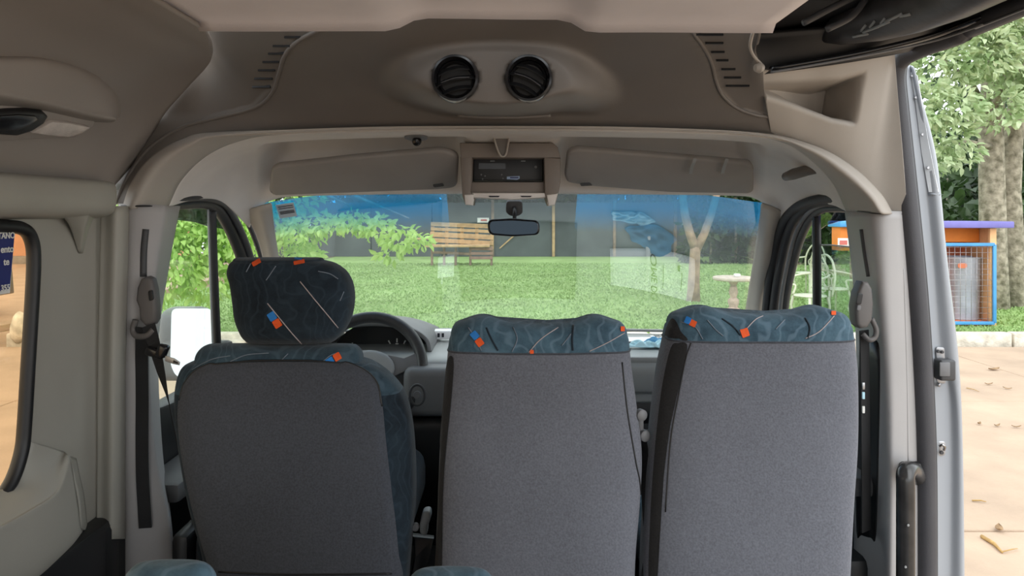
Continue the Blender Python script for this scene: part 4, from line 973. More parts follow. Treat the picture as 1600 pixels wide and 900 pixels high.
es, beg, bet = bench('passenger_seat', 'end passenger seat with grey cloth back and blue top, beside the door pillar',
    [(1060, 1002, 1326, 1.38, 1.51), (900, 1008, 1334, 1.39, 1.53), (800, 1014, 1340, 1.41, 1.56), (700, 1022, 1346, 1.435, 1.585), (600, 1032, 1345, 1.46, 1.60), (545, 1042, 1340, 1.475, 1.61), (520, 1046, 1336, 1.48, 1.61), (513, 1049, 1333, 1.485, 1.61)], 533, .028,
    [(1075, 501, 9, 10, 25, 'blue'), (1083, 505.5, 10, 10, 25, 'orange'), (1163.5, 520, 12, 13, -20, 'orange'), (1302, 490, 7, 6, 0, 'orange')],
    [([(1064, 503), (1085, 510), (1098, 530)], 'thread_dim'), ([(1164, 516), (1180, 500), (1192, 494)], 'thread'), ([(1258, 529), (1280, 518), (1303, 494)], 'thread'), ([(1105, 500), (1118, 515), (1130, 525)], 'thread_dim'), ([(1212, 514), (1226, 500)], 'thread_dim')],
    [([(1128, 498), (1145, 510), (1157, 524)]), ([(1262, 529), (1265, 512), (1258, 497)])])
thread('seam', beg, [(1080, 536), (1072, 560), (1060, 620), (1048, 690), (1040, 800)], M['black'], es, .0014, .0006, 40)
patch('shade_patch', bmg, [(699, 566), (709, 562), (706, 620), (696, 720), (692, 800), (690, 920), (681, 920), (682, 800), (686, 720), (692, 640)], .0012, M['shade_cloth'], ms, 50, 4, edge=False)  # dark patch painting the shade along the middle seat's rounded edge
# dark patches painting shade on the end seat's near side, seen in the gap
patch('shade_patch', beg, [(1048, 545), (1060, 536), (1074, 540), (1066, 580), (1050, 650), (1038, 740), (1030, 840), (1026, 920), (1014, 920), (1017, 800), (1024, 700), (1034, 610)], .0012, M['shade_cloth'], es, 50, 5, edge=False)
patch('shade_patch', bet, [(1041, 531), (1042, 512), (1050, 498), (1058, 504), (1064, 518), (1074, 532)], .0012, M['shade_cloth'], es, 30, 4, edge=False)
# recliner pivot on the middle seat, lever by the driver seat
rp = empty('belt_stalk', P(1000, 665, 1.5), 'grey belt stalk with round buttons on the side of the middle seat', 'belt buckle')
lathe('button', [(.012, 0), (.012, .012), (.008, .015)], P(999, 647, 1.49), M['grey'], rp, 18, axis=(.4, -1, 0))
rbox('stem', P(1001, 664, 1.5), (.012, .012, .05), M['grey'], rp, .004)
lathe('button', [(.012, 0), (.012, .012), (.008, .015)], P(1004, 679, 1.5), M['grey'], rp, 18, axis=(.4, -1, 0))
pb = empty('seat_lever', P(660, 820, 1.5), 'pale grey lever on a bracket beside the driver seat', 'lever')
plate('grip', roundpoly([P(660, 800, 1.5), P(672, 799, 1.5), P(673, 812, 1.5), P(668, 822, 1.5), P(667, 838, 1.5), P(656, 836, 1.5), P(655, 822, 1.5)], .008), .03, M['lightgrey'], pb, .005, 3)
lathe('knob', [(.008, 0), (.009, .008), (.005, .013)], P(650, 822, 1.5), M['grey'], pb, 14, axis=(-.2, -1, .1))
plate('bracket', [P(645, 838, 1.52), P(678, 842, 1.52), P(664, 900, 1.5), P(640, 960, 1.5), P(630, 960, 1.5), P(648, 870, 1.5)], .03, M['black'], pb, .004)

# rear seats whose tops just enter the frame
def rearseat(cx, cy, lab):
    Y = .92; c = P(cx, cy, Y)
    t = empty('rear_seat', (c.x, Y-.05, .55), lab, 'seat', 'rear seats nearest the camera')
    cy += 25
    rows = [(1700, cx-190, cx+190, Y-.05, Y+.05), (1300, cx-200, cx+200, Y-.05, Y+.05), (1120, cx-185, cx+185, Y-.045, Y+.045), (1010, cx-150, cx+150, Y-.04, Y+.04), (965, cx-108, cx+108, Y-.036, Y+.036), (cy+36, cx-72, cx+72, Y-.034, Y+.034)]
    g, nr = seatbody(rows, .034, 0, n=2.6)
    gridpart('backrest', g, 0, len(g)-1, M['bluefab'], t, True)
    rbox('seat_cushion', (c.x, Y-.28, .92), (.38, .42, .13), M['bluefab'], t, .045, 4)
    rbox('seat_base', (c.x, Y-.25, .70), (.30, .36, .30), M['black'], t, .02)
rearseat(262, 882, 'blue rear seat top at the frame bottom behind the driver seat')
rearseat(704, 893, 'blue rear seat top at the frame bottom below the middle seat')

# ---------------------------------------------------------------- seat belts
lb = empty('seat_belt', P(230, 470, 1.58), 'black seat belt hanging from the pillar beside the driver seat', 'seat belt')
gd = [(219, 436), (228, 432), (236, 436), (240, 452), (243, 480), (243, 500), (238, 508), (226, 510), (217, 500), (216, 482), (211, 470), (213, 450)]
plate('guide', [P(x, y, 1.565) for x, y in gd], .03, M['guide'], lb, .008, 3)
plate('guide_button', roundpoly([P(231, 455, 1.562), P(238, 453, 1.562), P(240, 468, 1.562), P(233, 471, 1.562)], .004), .004, M['black'], lb, .001)
tube('loop', [P(212, 500, 1.57), P(208, 515, 1.57), P(214, 525, 1.565), P(230, 524, 1.56), P(240, 515, 1.56)], .007, M['guide'], lb, 10, smooth_n=20)
ribbon('vertical_strap', [P(222, 512, 1.565)]+[hit(bpl, x, y, .010) for x, y in ((220, 560), (221, 620), (222, 680), (224, 740), (227, 790), (229, 822))], (1, 0, 0), .028, .003, M['belt'], lb, 30)
ribbon('strap', [P(232, 508, 1.56), P(240, 535, 1.555), P(250, 575, 1.55), P(264, 630, 1.55), P(280, 700, 1.56), P(292, 760, 1.58), P(300, 806, 1.60)], [Vector((1, 0, .2)), Vector((1, -.2, .2)), Vector((1, -.6, .2)), Vector((.5, -1, .2)), Vector((.3, -1, .2)), Vector((.3, -1, .2)), Vector((.3, -1, .2))], .03, .002, M['belt'], lb, 40)
rbox('buckle_slot', P(243, 551, 1.545), (.042, .018, .02), M['blackgloss'], lb, .006, 3, Matrix.Rotation(.25, 3, 'Y'))
rbox('buckle_hook', P(254, 548, 1.54), (.022, .02, .03), M['blackgloss'], lb, .006, 3, Matrix.Rotation(.4, 3, 'Y'))
tg = [(258, 556), (272, 560), (281, 566), (280, 571), (270, 569), (257, 564)]
plate('tongue', [P(x, y, 1.535) for x, y in tg], .003, M['steel'], lb, .001)
plate('tongue_hole', [P(x, y, 1.5335) for x, y in ((271, 563), (278, 566), (278, 568.5), (270, 566.5))], .001, M['black'], lb)
tube('anchor', [P(292, 740, 1.57), P(300, 775, 1.58), P(308, 804, 1.60)], .008, M['darkgrey'], lb, 8)
rb = empty('seat_belt', P(1352, 480, 1.6), 'grey seat belt guide on the pillar beside the end passenger seat', 'seat belt')
gd = [(1349, 440), (1358, 441), (1364, 452), (1366, 475), (1364, 500), (1357, 512), (1346, 514), (1339, 508), (1337, 480), (1341, 458)]
plate('guide', [P(x, y, 1.60) for x, y in gd], .04, M['guide'], rb, .008, 3)
plate('guide_button', roundpoly([P(1341, 457, 1.596), P(1349, 459, 1.596), P(1346, 476, 1.596), P(1338, 475, 1.596)], .004), .004, M['black'], rb, .001)
plate('guide_tab', roundpoly([P(1340, 477, 1.596), P(1346, 478, 1.596), P(1345, 485, 1.596), P(1339, 485, 1.596)], .003), .003, M['grey'], rb, .001)
tube('loop', [P(1362, 498, 1.61), P(1369, 515, 1.61), P(1367, 527, 1.61), P(1358, 531, 1.61), P(1348, 522, 1.62)], .006, M['guide'], rb, 10, smooth_n=20)
ribbon('strap', [P(1350, 516, 1.63), P(1351, 560, 1.63), P(1352, 660, 1.64), P(1353, 760, 1.65), P(1353, 830, 1.66)], (1, .5, 0), .03, .003, M['belt'], rb, 30)
for y, m_ in ((618, 'mask'), (640, 'white'), (603, 'steel')): rbox('belt_tag', P(1349, y, 1.62), (.006, .004, .016), M[m_], rb, .001)
mb = tag(ribbon('lap_belt', [P(1003, 690, 1.53), P(1010, 740, 1.50), P(1016, 800, 1.47), P(1020, 860, 1.45), P(1010, 930, 1.42)], [Vector((.4, -1, .1)), Vector((.6, -1, .1)), Vector((1, -.6, 0)), Vector((1, -.3, 0)), Vector((1, -.3, 0))], .034, .003, M['belt'], None, 30), 'loose black belt strap hanging between the two passenger seats', 'seat belt')

# chrome grab bar at the door step
gb = empty('grab_bar', P(1416, 820, 1.5), 'dark polished grab bar on the door pillar by the step', 'grab bar')
tube('bar', [P(1432, 745, 1.60), P(1428, 736, 1.56), P(1420, 734, 1.53), P(1415, 742, 1.515), P(1415, 765, 1.51), P(1415, 850, 1.505), P(1415, 1000, 1.50), P(1416, 1050, 1.56)], .0185, M['darkchrome'], gb, 18, smooth_n=60)
rbox('foot', P(1422, 738, 1.595), (.05, .02, .05), M['black'], gb, .01)
for x, y in ((1419, 821), (1424, 860), (1415, 886)): lathe('chip', [(.003, 0), (.002, .0012)], P(x, y, 1.4865 if x < 1420 else 1.489), M['lightgrey'], gb, 8, axis=(0, -1, 0))
# door striker and latch plate on the body pillar
sk1 = empty('door_striker', P(1475, 575, 1.64), 'steel plate with black striker block on the silver body pillar', 'striker')
plate('plate', roundpoly([P(1463, 542, 1.645), P(1476, 543, 1.645), P(1478, 600, 1.645), P(1464, 598, 1.645)], .006), .004, M['steel'], sk1, .001)
rbox('block', P(1476, 577, 1.625), (.036, .03, .048), M['darkgrey'], sk1, .005, 3)
rbox('block_face', P(1476, 577, 1.609), (.024, .004, .032), M['grey'], sk1, .002)
for x, y in ((1466, 549), (1472, 550)): lathe('screw', [(.004, 0), (.003, .003)], P(x, y, 1.642), M['darkgrey'], sk1, 10, axis=(0, -1, 0))
tube('pin', [P(1467, 598, 1.64), P(1466, 604, 1.64)], .004, M['steel'], sk1, 8)
sk2 = empty('door_catch', P(1471, 701, 1.64), 'small steel catch low on the silver body pillar', 'catch')
plate('plate', roundpoly([P(1465, 689, 1.645), P(1478, 689, 1.645), P(1478, 712, 1.645), P(1465, 714, 1.645)], .012), .006, M['steel'], sk2, .002)
tube('hook', [P(1468, 697, 1.635), P(1472, 695, 1.63), P(1476, 698, 1.63), P(1475, 703, 1.635)], .003, M['chrome'], sk2, 8, smooth_n=14)
lathe('screw', [(.005, 0), (.004, .003)], P(1471, 707, 1.638), M['darkgrey'], sk2, 10, axis=(0, -1, 0))

# notice on the rear side window
Yn0, Yn1 = 1.02, 1.256
sg = empty('window_notice', (WX, 1.15, 1.5), 'dark blue notice with white lettering stuck to the rear side window', 'sign')
XN = WX+.002
def N(y, z, d=0): return Vector((XN+d, y, z))
yr = lambda x: XN*FPX/(x-800)
def zc(x, y): return CAM_H-(y-HY)/FPX*yr(x)
z_t, z_b = zc(18, 359), zc(10, 458)
plate('border', [N(1.0, z_t, .004), N(yr(20), z_t, .004), N(yr(12), z_b, .004), N(1.0, z_b, .004)], .001, M['white'], sg, dirv=(-1, 0, 0))
plate('sheet', [N(1.0, z_t-.006, .006), N(yr(18), z_t-.006, .006), N(yr(10), z_b+.006, .006), N(1.0, z_b+.006, .006)], .001, mat('notice_blue', (.018, .025, .16), .5, var=0), sg, dirv=(-1, 0, 0))
for body, xr, y, h in (('TANO', 17, 368, .0150), ('ento', 15, 389, .0175), ('te', 8, 409, .0175), ('355', 9, 449, .0150)):
    Y = yr(xr); R = Matrix(((0, 0, 1), (1, 0, 0), (0, 1, 0))).to_4x4()
    textmesh('lettering', body, h, 'RIGHT', 'CENTER', M['white'], sg, Matrix.Translation(Vector((XN+.0075, Y, CAM_H-(y-HY)/FPX*Y))) @ R, .0003, .0004)
# ------------------------------------------------------------------ outdoors
def Z0(x, y, z=0): return PZ(x, y, z)
M['concrete'] = mat('terracotta_concrete', (.44, .322, .228), .85, var=.14, scale=1.6, bump=.25, bscale=30)
M['kerb'] = mat('whitewashed_kerb', (.62, .57, .47), .9, var=.25, scale=9, bump=.4, bscale=40)
def ground_lawn():
    m, n, l, b = nodes('lawn_turf'); b.inputs['Roughness'].default_value = .95; b.inputs['Specular IOR Level'].default_value = .1
    tc = n.new('ShaderNodeTexCoord')
    a = n.new('ShaderNodeTexNoise'); a.inputs['Scale'].default_value = .6; a.inputs['Detail'].default_value = 9; a.inputs['Roughness'].default_value = .75; l.new(tc.outputs['Object'], a.inputs['Vector'])
    r = n.new('ShaderNodeValToRGB'); e = r.color_ramp.elements
    e[0].position = .33; e[0].color = (.20, .29, .10, 1); e[1].position = .62; e[1].color = (.31, .45, .17, 1)
    q = e.new(.28); q.color = (.36, .30, .14, 1)
    l.new(a.outputs['Fac'], r.inputs['Fac']); l.new(r.outputs['Color'], b.inputs['Base Color']); return m
M['lawn'] = ground_lawn()
M['grassblade'] = mat('grass_blades', (.31, .46, .17), .8, var=.35, scale=.7, col2=(.24, .35, .12))
# pavement slabs with recessed joints
pv = rbox('ground', (0, 2, -.30), (120, 60, .4), mat('bare_earth', (.33, .23, .15), .95, var=.2, scale=1), None, 0); ST(pv, 'bare earth under the paving around the van', 'ground')
pave = empty('pavement', (0, 0, 0)); ST(pave, 'terracotta tinted concrete paving beside the van, with thin joints', 'pavement')
bmx = None; first = None
for ix in range(-6, 8):
    for iy in range(-3, 10):
        x0 = -1.2+ix*3.2; y0 = -1.45+iy*2.55+.02
        y1 = y0+2.55
        if x0 > -7.7:
            if y0 > 8.6: continue
            y1 = min(y1, 8.86)
        o = rbox('slab', (x0+1.6, (y0+y1)/2, -.05), (3.19, y1-y0-.014, .1), M['concrete'], pave, .006, 1)
lawn = rbox('lawn', (24.3, 32, -.03), (61.4, 46, .3), M['lawn'], None, 0); ST(lawn, 'green lawn beyond the kerb in front of the van', 'lawn')
LZ = .12
kb = empty('kerb', (0, 8.93, 0)); ST(kb, 'row of whitewashed kerb stones along the lawn edge', 'kerb')
xs = -6.4; rg = random.Random(2); k = 0
while xs < 15:
    w = rg.uniform(.62, .82)
    rbox('kerbstone', (xs+w/2, 8.94+rg.uniform(-.01, .01), .05), (w-.025, .15, .20+rg.uniform(-.01, .012)), M['kerb'], kb, .02, 2, Matrix.Rotation(rg.uniform(-.02, .02), 3, 'Z'))
    xs += w
# grass blades near the kerb
def blades(name, n, x0, x1, y0, y1, h, seed, parent=None):
    R = np.random.RandomState(seed)
    x = R.uniform(x0, x1, n); y = y0+(y1-y0)*R.uniform(0, 1, n)**1.5; a = R.uniform(0, 6.28, n); hh = h*R.uniform(.5, 1.3, n); w = .010+.0008*y
    lx, ly = R.normal(0, .35, n)*hh, R.normal(0, .35, n)*hh
    V = np.zeros((n, 3, 3)); V[:, 0] = np.stack([x-np.cos(a)*w, y-np.sin(a)*w, np.full(n, LZ)], 1); V[:, 1] = np.stack([x+np.cos(a)*w, y+np.sin(a)*w, np.full(n, LZ)], 1)
    V[:, 2] = np.stack([x+lx, y+ly, LZ+hh], 1)
    me = bpy.data.meshes.new(name); me.from_pydata(V.reshape(-1, 3).tolist(), [], np.arange(n*3).reshape(-1, 3).tolist()); me.materials.append(M['grassblade'])
    o = bpy.data.objects.new(name, me); link(o, parent); return o
o = blades('grass', 60000, -6.3, 12, 9.05, 22, .035, 5); tag(o, 'short green grass blades covering the lawn', 'grass', None, 'stuff')

def leafmesh(name, L, w, m, fold=.25):
    vs = [(0, 0, 0), (w*.5, L*.35, fold*w), (w*.42, L*.68, fold*w*.8), (0, L, -.12*L), (-w*.42, L*.68, fold*w*.8), (-w*.5, L*.35, fold*w), (0, L*.5, 0)]
    fs = [(0, 1, 6), (1, 2, 6), (2, 3, 6), (3, 4, 6), (4, 5, 6), (5, 0, 6)]
    me = bpy.data.meshes.new(name); me.from_pydata(vs, [], fs); me.materials.append(m)
    me.polygons.foreach_set('use_smooth', [True]*6); me.update(); return me
def leaves(parent, blobs, n, L, w, m, seed, single=0, droop=.5, name='foliage', upface=.4):
    """blobs: (centre, (rx,ry,rz)); leaf sprays scattered through them. The nearest `single` leaves are parts of their own."""
    R = np.random.RandomState(seed); me = leafmesh('leaf_blade', L, w, m)
    base = np.array([v.co[:] for v in me.vertices]); fb = [tuple(p.vertices) for p in me.polygons]
    vol = np.array([b[1][0]*b[1][1]*b[1][2] for b in blobs])**.8; pr = vol/vol.sum()
    pos, mats = [], []
    for i in range(n):
        b = blobs[R.choice(len(blobs), p=pr)]
        d = R.normal(size=3); d /= np.linalg.norm(d); rr = R.uniform(.35, 1)**.5
        p = np.array(b[0])+d*rr*np.array(b[1])
        fwd = d*np.array([1, 1, .6])+R.normal(0, .55, 3)+np.array([0, 0, -droop]); fwd /= np.linalg.norm(fwd)
        up = np.array([0, -.3, upface])+R.normal(0, .45, 3); side = np.cross(fwd, up); side /= np.linalg.norm(side); up = np.cross(side, fwd)
        s = R.uniform(.65, 1.25)
        pos.append(p); mats.append(np.stack([side*s, fwd*s, up*s], 1))
    pos = np.array(pos); mats = np.array(mats)
    order = np.argsort(np.linalg.norm(pos-np.array([0, 0, CAM_H]), axis=1))
    for i in order[:single]:
        o = bpy.data.objects.new('leaf', me); mm = Matrix.Identity(4)
        for r in range(3):
            for c in range(3): mm[r][c] = mats[i][r][c]
            mm[r][3] = pos[i][r]
        o.matrix_basis = mm; link(o, parent)
    rest = order[single:]
    if len(rest):
        V = np.einsum('nij,kj->nki', mats[rest], base)+pos[rest][:, None, :]
        k = len(base); F = [tuple(v+q*k for v in f) for q in range(len(rest)) for f in fb]
        m2 = bpy.data.meshes.new(name); m2.from_pydata(V.reshape(-1, 3).tolist(), [], F); m2.materials.append(m)
        m2.polygons.foreach_set('use_smooth', [True]*len(m2.polygons))
        o = bpy.data.objects.new(name, m2); link(o, parent); o['kind'] = 'stuff'
def leafmat(name, c1, c2, sc=3, tr=.35):
    m, n, l, b = nodes(name)
    tc = n.new('ShaderNodeTexCoord'); nz = n.new('ShaderNodeTexNoise'); nz.inputs['Scale'].default_value = sc; nz.inputs['Detail'].default_value = 5
    geo = n.new('ShaderNodeNewGeometry'); l.new(geo.outputs['Position'], nz.inputs['Vector'])
    r = n.new('ShaderNodeValToRGB'); r.color_ramp.elements[0].position = .35; r.color_ramp.elements[1].position = .65
    r.color_ramp.elements[0].color = (*c1, 1); r.color_ramp.elements[1].color = (*c2, 1); l.new(nz.outputs['Fac'], r.inputs['Fac'])
    l.new(r.outputs['Color'], b.inputs['Base Color']); b.inputs['Roughness'].default_value = .45
    t = n.new('ShaderNodeBsdfTranslucent'); l.new(r.outputs['Color'], t.inputs['Color'])
    mx = n.new('ShaderNodeMixShader'); mx.inputs['Fac'].default_value = tr; l.new(b.outputs[0], mx.inputs[1]); l.new(t.outputs[0], mx.inputs[2])
    l.new(mx.outputs[0], n['Material Output'].inputs['Surface']); return m
M['leaf_bright'] = leafmat('bright_leaves', (.34, .56, .12), (.56, .78, .26), 3, .45)
M['leaf_grey'] = leafmat('pale_leaves', (.28, .40, .17), (.62, .70, .44), 4, .3)
M['leaf_dark'] = leafmat('dark_leaves', (.02, .045, .012), (.06, .11, .035), 2, .2)
M['leaf_mid'] = leafmat('mid_leaves', (.04, .085, .02), (.11, .18, .05), 2, .25)
M['bark'] = mat('lichened_bark', (.42, .37, .29), .95, var=.45, scale=9, bump=.8, bscale=18, col2=(.12, .105, .07))
M['bark_pale'] = mat('pale_bark', (.42, .30, .20), .95, var=.3, scale=8, bump=.7, bscale=20, col2=(.22, .15, .10))
def trunk(name, pts, r, par, m): return tube(name, pts, r, m, par, 12)

# leafy tree whose branches reach across the driver side of the windscreen
t = empty('leafy_tree', (-5.6, 9.6, LZ), 'bright green leafy tree drooping over the lawn ahead of the driver', 'tree')
trunk('trunk', [(-5.6, 9.6, LZ), (-5.5, 9.6, 1.2), (-5.2, 9.5, 2.2), (-4.6, 9.3, 3.0)], [.16, .13, .11, .08], t, M['bark'])
for L in ([(-5.3, 9.5, 2.0), (-4.2, 9.2, 2.5), (-3.0, 8.9, 2.2), (-2.0, 8.8, 1.75)], [(-5.2, 9.5, 2.2), (-4.4, 8.8, 2.4), (-3.8, 8.5, 1.9)], [(-4.6, 9.3, 3.0), (-3.4, 9.1, 2.7), (-2.4, 9.0, 2.05), (-1.3, 8.9, 1.6)]):
    tube('branch', L, [.05, .035, .022, .01], M['bark'], t, 8)
def B(x, y, Y, rx, rz, ry=.35): p = P(x, y, Y); return ((p.x, p.y, p.z), (rx, ry, rz))
blobs = [B(470, 365, 9, .30, .22), B(445, 395, 9.1, .28, .28), B(420, 350, 9, .35, .2), B(510, 350, 9, .32, .13), B(550, 345, 8.9, .3, .12), B(590, 355, 8.9, .28, .16), B(625, 372, 8.9, .25, .14), B(655, 378, 8.9, .18, .08), B(610, 395, 8.9, .16, .1), B(480, 400, 9.1, .2, .2),
         B(330, 380, 8.8, .45, .35), B(285, 395, 8.6, .40, .4), B(260, 430, 8.6, .35, .35), B(300, 350, 8.8, .5, .25), B(380, 400, 9, .35, .3), B(250, 360, 8.6, .5, .3), B(320, 440, 8.8, .3, .25), B(360, 340, 9, .5, .3), B(200, 380, 8.6, .6, .5), B(420, 300, 9.2, .8, .3), B(280, 290, 9, 1.0, .5)]
leaves(t, blobs, 5200, .115, .052, M['leaf_bright'], 11, 300, .8)

# tall tree and pale foliage beyond the open door
t = empty('tall_tree', (7.55, 11.6, LZ), 'tall lichened double trunk tree with pale leaves behind the bin shelter', 'tree')
trunk('trunk', [(P(1553, 520, 11.5)), P(1552, 400, 11.5), P(1550, 300, 11.5), P(1548, 200, 11.5), P(1556, 60, 11.5), P(1560, -200, 11.5)], [.24, .20, .19, .18, .17, .15], t, M['bark'])
trunk('second_trunk', [(P(1586, 520, 11.7)), P(1583, 400, 11.7), P(1578, 300, 11.7), P(1582, 220, 11.7), P(1596, 120, 11.7), P(1620, -100, 11.7)], [.2, .17, .16, .15, .13, .11], t, M['bark'])
for L in ([P(1550, 190, 11.4), P(1520, 130, 11.0), P(1470, 90, 10.6)], [P(1550, 170, 11.4), P(1580, 110, 11.0), P(1600, 60, 10.8)], [P(1550, 230, 11.4), P(1510, 220, 11.0), P(1480, 240, 10.6)]): tube('branch', L, [.05, .03, .012], M['bark'], t, 8)
blobs = [B(1470, 100, 10.6, .55, .5), B(1530, 80, 10.6, .6, .45), B(1590, 100, 10.8, .55, .5), B(1450, 170, 10.4, .35, .4), B(1490, 170, 10.4, .4, .3), B(1560, 160, 10.6, .45, .22), B(1480, 215, 10.4, .35, .3), B(1500, 240, 10.4, .28, .2), B(1565, 190, 10.4, .18, .1), B(1620, 60, 10.8, .7, .7), B(1520, 20, 10.8, 1.0, .45), B(1640, 150, 10.8, .5, .4), B(1455, 250, 10.4, .25, .2), B(1600, -60, 11, 1.6, .6), B(1480, -60, 11, 1.2, .6)]
leaves(t, blobs, 6000, .15, .066, M['leaf_grey'], 21, 300, .35)
# a few yellow leaves
# forked tree on the lawn
t = empty('forked_tree', (3.2, 12.4, LZ), 'slim forked tree trunk standing on the lawn behind the windscreen papers', 'tree')
trunk('trunk', [P(1083, 485, 12.4), P(1084, 440, 12.4), P(1086, 395, 12.4), P(1087, 386, 12.4)], [.13, .10, .09, .09], t, M['bark_pale'])
trunk('fork', [P(1087, 390, 12.4), P(1078, 365, 12.4), P(1070, 335, 12.4), P(1060, 250, 12.4)], [.085, .075, .07, .05], t, M['bark_pale'])
trunk('fork', [P(1087, 392, 12.4), P(1100, 366, 12.4), P(1111, 336, 12.4), P(1135, 250, 12.4)], [.08, .07, .065, .05], t, M['bark_pale'])
leaves(t, [B(1060, 215, 12.4, 1.0, .5), B(1140, 200, 12.4, 1.0, .5), B(1100, 150, 12.4, 1.4, .7)], 700, .2, .09, M['leaf_mid'], 31)

# far hedges and forest
rg = random.Random(9)
def hedge(nm, x0, x1, Y, h, lab, seed, m='leaf_mid', n=2600, L=.30, grp='hedge bushes at the lawn end'):
    t = empty(nm, ((x0+x1)/2, Y, LZ), lab, 'hedge', None)
    bl = []; x = x0
    while x < x1:
        for z in np.arange(.3, h, .9): bl.append(((x+rg.uniform(-.2, .2), Y+rg.uniform(-.3, .3), LZ+z), (.7, .5, .6)))
        x += .9
    leaves(t, bl, n, L, L*.5, M[m], seed, 0, .2)
    tubes('stem', [[Vector((x, Y, LZ)), Vector((x+rg.uniform(-.2, .2), Y, LZ+h*.8))] for x in np.arange(x0, x1, .8)], .04, M['bark'], t, 5)
    # dense leafy core
    return t
def backmass(nm, c, s, m, lab, cat='tree'):
    """a dense crown with its trunk"""
    t = empty(nm, (c[0], c[1], LZ), lab, cat, 'woodland trees beyond the lawn')
    return t
labs = ['dark woodland tree far behind the lawn, %s' % s for s in ('above the pallet bench', 'behind the leafy tree', 'over the net fence middle', 'over the net fence end', 'beyond the forked tree', 'behind the garden table', 'behind the bin shelter', 'at the deep end of the wood', 'next to the double trunk tree', 'past the garden chairs', 'nearest the brick building', 'beyond the lawn corner')]
spots = [(-4.5, 29, 4.2, 'leaf_dark'), (-9, 28, 4.5, 'leaf_dark'), (0, 30, 4.5, 'leaf_dark'), (4, 30, 4.5, 'leaf_mid'), (8, 29, 4.5, 'leaf_mid'), (11.5, 28, 5, 'leaf_mid'), (13.0, 20, 5.5, 'leaf_dark'), (17, 24, 6, 'leaf_dark'), (11.5, 15.5, 5, 'leaf_dark'), (9.0, 24, 5, 'leaf_dark'), (-14, 30, 5, 'leaf_dark'), (16.5, 18, 6, 'leaf_dark')]
for i, (x, Y, h, m_) in enumerate(spots):
    t = empty('woodland_tree', (x, Y, LZ), labs[i], 'tree', 'woodland trees beyond the lawn')
    trunk('trunk', [(x, Y, LZ), (x+.2, Y, LZ+h*.5), (x, Y, LZ+h)], [.2, .16, .1], t, M['bark'])
    bl = [((x+rg.uniform(-2, 2), Y+rg.uniform(-1, 1), LZ+rg.uniform(.8, h)), (1.5, 1.0, 1.1)) for _ in range(9)]
    leaves(t, bl, 2000, .34, .17, M[m_], 50+i, 0, .3)
for i, (x0, x1, Y, h, m_, lab) in enumerate([(6.2, 10.5, 22, 2.6, 'leaf_dark', 'dark clipped hedge behind the garden table'), (10.5, 16, 17, 3.0, 'leaf_dark', 'dark shaded hedge behind the bin shelter'), (-14, -7.5, 26, 2.4, 'leaf_mid', 'green hedge behind the drooping leafy tree'), (8.2, 13, 13.2, 1.3, 'leaf_dark', 'low dark bushes at the foot of the double trunk tree'), (-7.5, 16, 32, 5.5, 'leaf_dark', 'tall dark tree belt closing off the lawn')]):
    hedge('hedge', x0, x1, Y, h, lab, 80+i, m_, 2600 if i < 4 else 9000, .3 if i < 4 else .5)

# dark net fence
fn = empty('net_fence', (2, 25.5, LZ), 'dark grey shade net fence on posts across the lawn end', 'fence')
M['net'] = mat('shade_net', (.085, .10, .10), .9, var=.25, scale=.9, bump=.3, bscale=60)
M['timber'] = mat('raw_timber', (.50, .33, .17), .8, var=.2, scale=6, bump=.2, bscale=90)
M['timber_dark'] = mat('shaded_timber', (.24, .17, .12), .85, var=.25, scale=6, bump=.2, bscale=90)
for i in range(9):
    x = -9.5+i*2.2
    rbox('net_panel', (x+1.1, 25.5, 1.1), (2.17, .03, 1.95), M['net'], fn, .004, 1)
    if x > -1: rbox('post', (x, 25.44, 1.15), (.10, .10, 2.05), M['timber'] if i == 5 else M['timber_dark'], fn, .01, 1)
rbox('brace', (.0, 25.4, .82), (.05, .05, 1.2), M['timber'], fn, .008, 1, Matrix.Rotation(.85, 3, 'Y'))

# pallet bench
pbn = empty('pallet_bench', P(715, 405, 22), 'wooden pallet bench with slatted back at the lawn end', 'bench')
Yb = 21.5
def plank(x0, y0, x1, y1, h, m=None, Y=Yb):
    a, b = P(x0, y0, Y), P(x1, y1, Y); d = b-a
    rbox('plank', (a+b)/2, (d.length, .04, h/FPX*Y), m or M['timber'], pbn, .006, 1, Matrix.Rotation(-math.atan2(d.z, d.x), 3, 'Y'))
plank(673, 350, 772, 354, 6.5); plank(673, 357.5, 772, 362, 4.8); plank(672, 366, 771, 371, 7.5); plank(672, 375, 771, 380, 6.5)
for x in (676, 698, 722, 745, 769): 
    a = P(x, 347+(x-673)*.04, Yb+.05); b = P(x, 384+(x-673)*.05, Yb+.05); rbox('upright', (a+b)/2, (.10, .04, (a-b).length), M['timber'], pbn, .006, 1)
rbox('seat_board', P(716, 384, Yb-.35), (1.9, .75, .06), M['timber'], pbn, .008, 1)
for x in (675, 694, 712, 735, 768): rbox('leg', P(x, 400, Yb-.5), (.07, .07, .56), M['timber_dark'], pbn, .006, 1)
plank(674, 394, 735, 397, 4, M['timber_dark'], Yb-.55)
for y in (389, 396, 403): plank(735, y, 770, y, 4.5, mat('reddish_timber', (.32, .20, .16), .85), Yb-.55)
rbox('arm_board', P(655, 373, Yb-.1), (.65, .2, .05), M['timber'], pbn, .006, 1)
wl2 = empty('wall_label', P(752, 344, 24.5), 'small white label with red print on the net fence over the pallet bench', 'label')
rbox('label_sheet', P(755, 344, 25.3), (.42, .02, .17), M['white'], wl2, .002, 1)
rbox('label_print', P(756, 344, 25.28), (.22, .01, .06), mat('label_red', (.5, .08, .06), .7, var=0), wl2, 0)

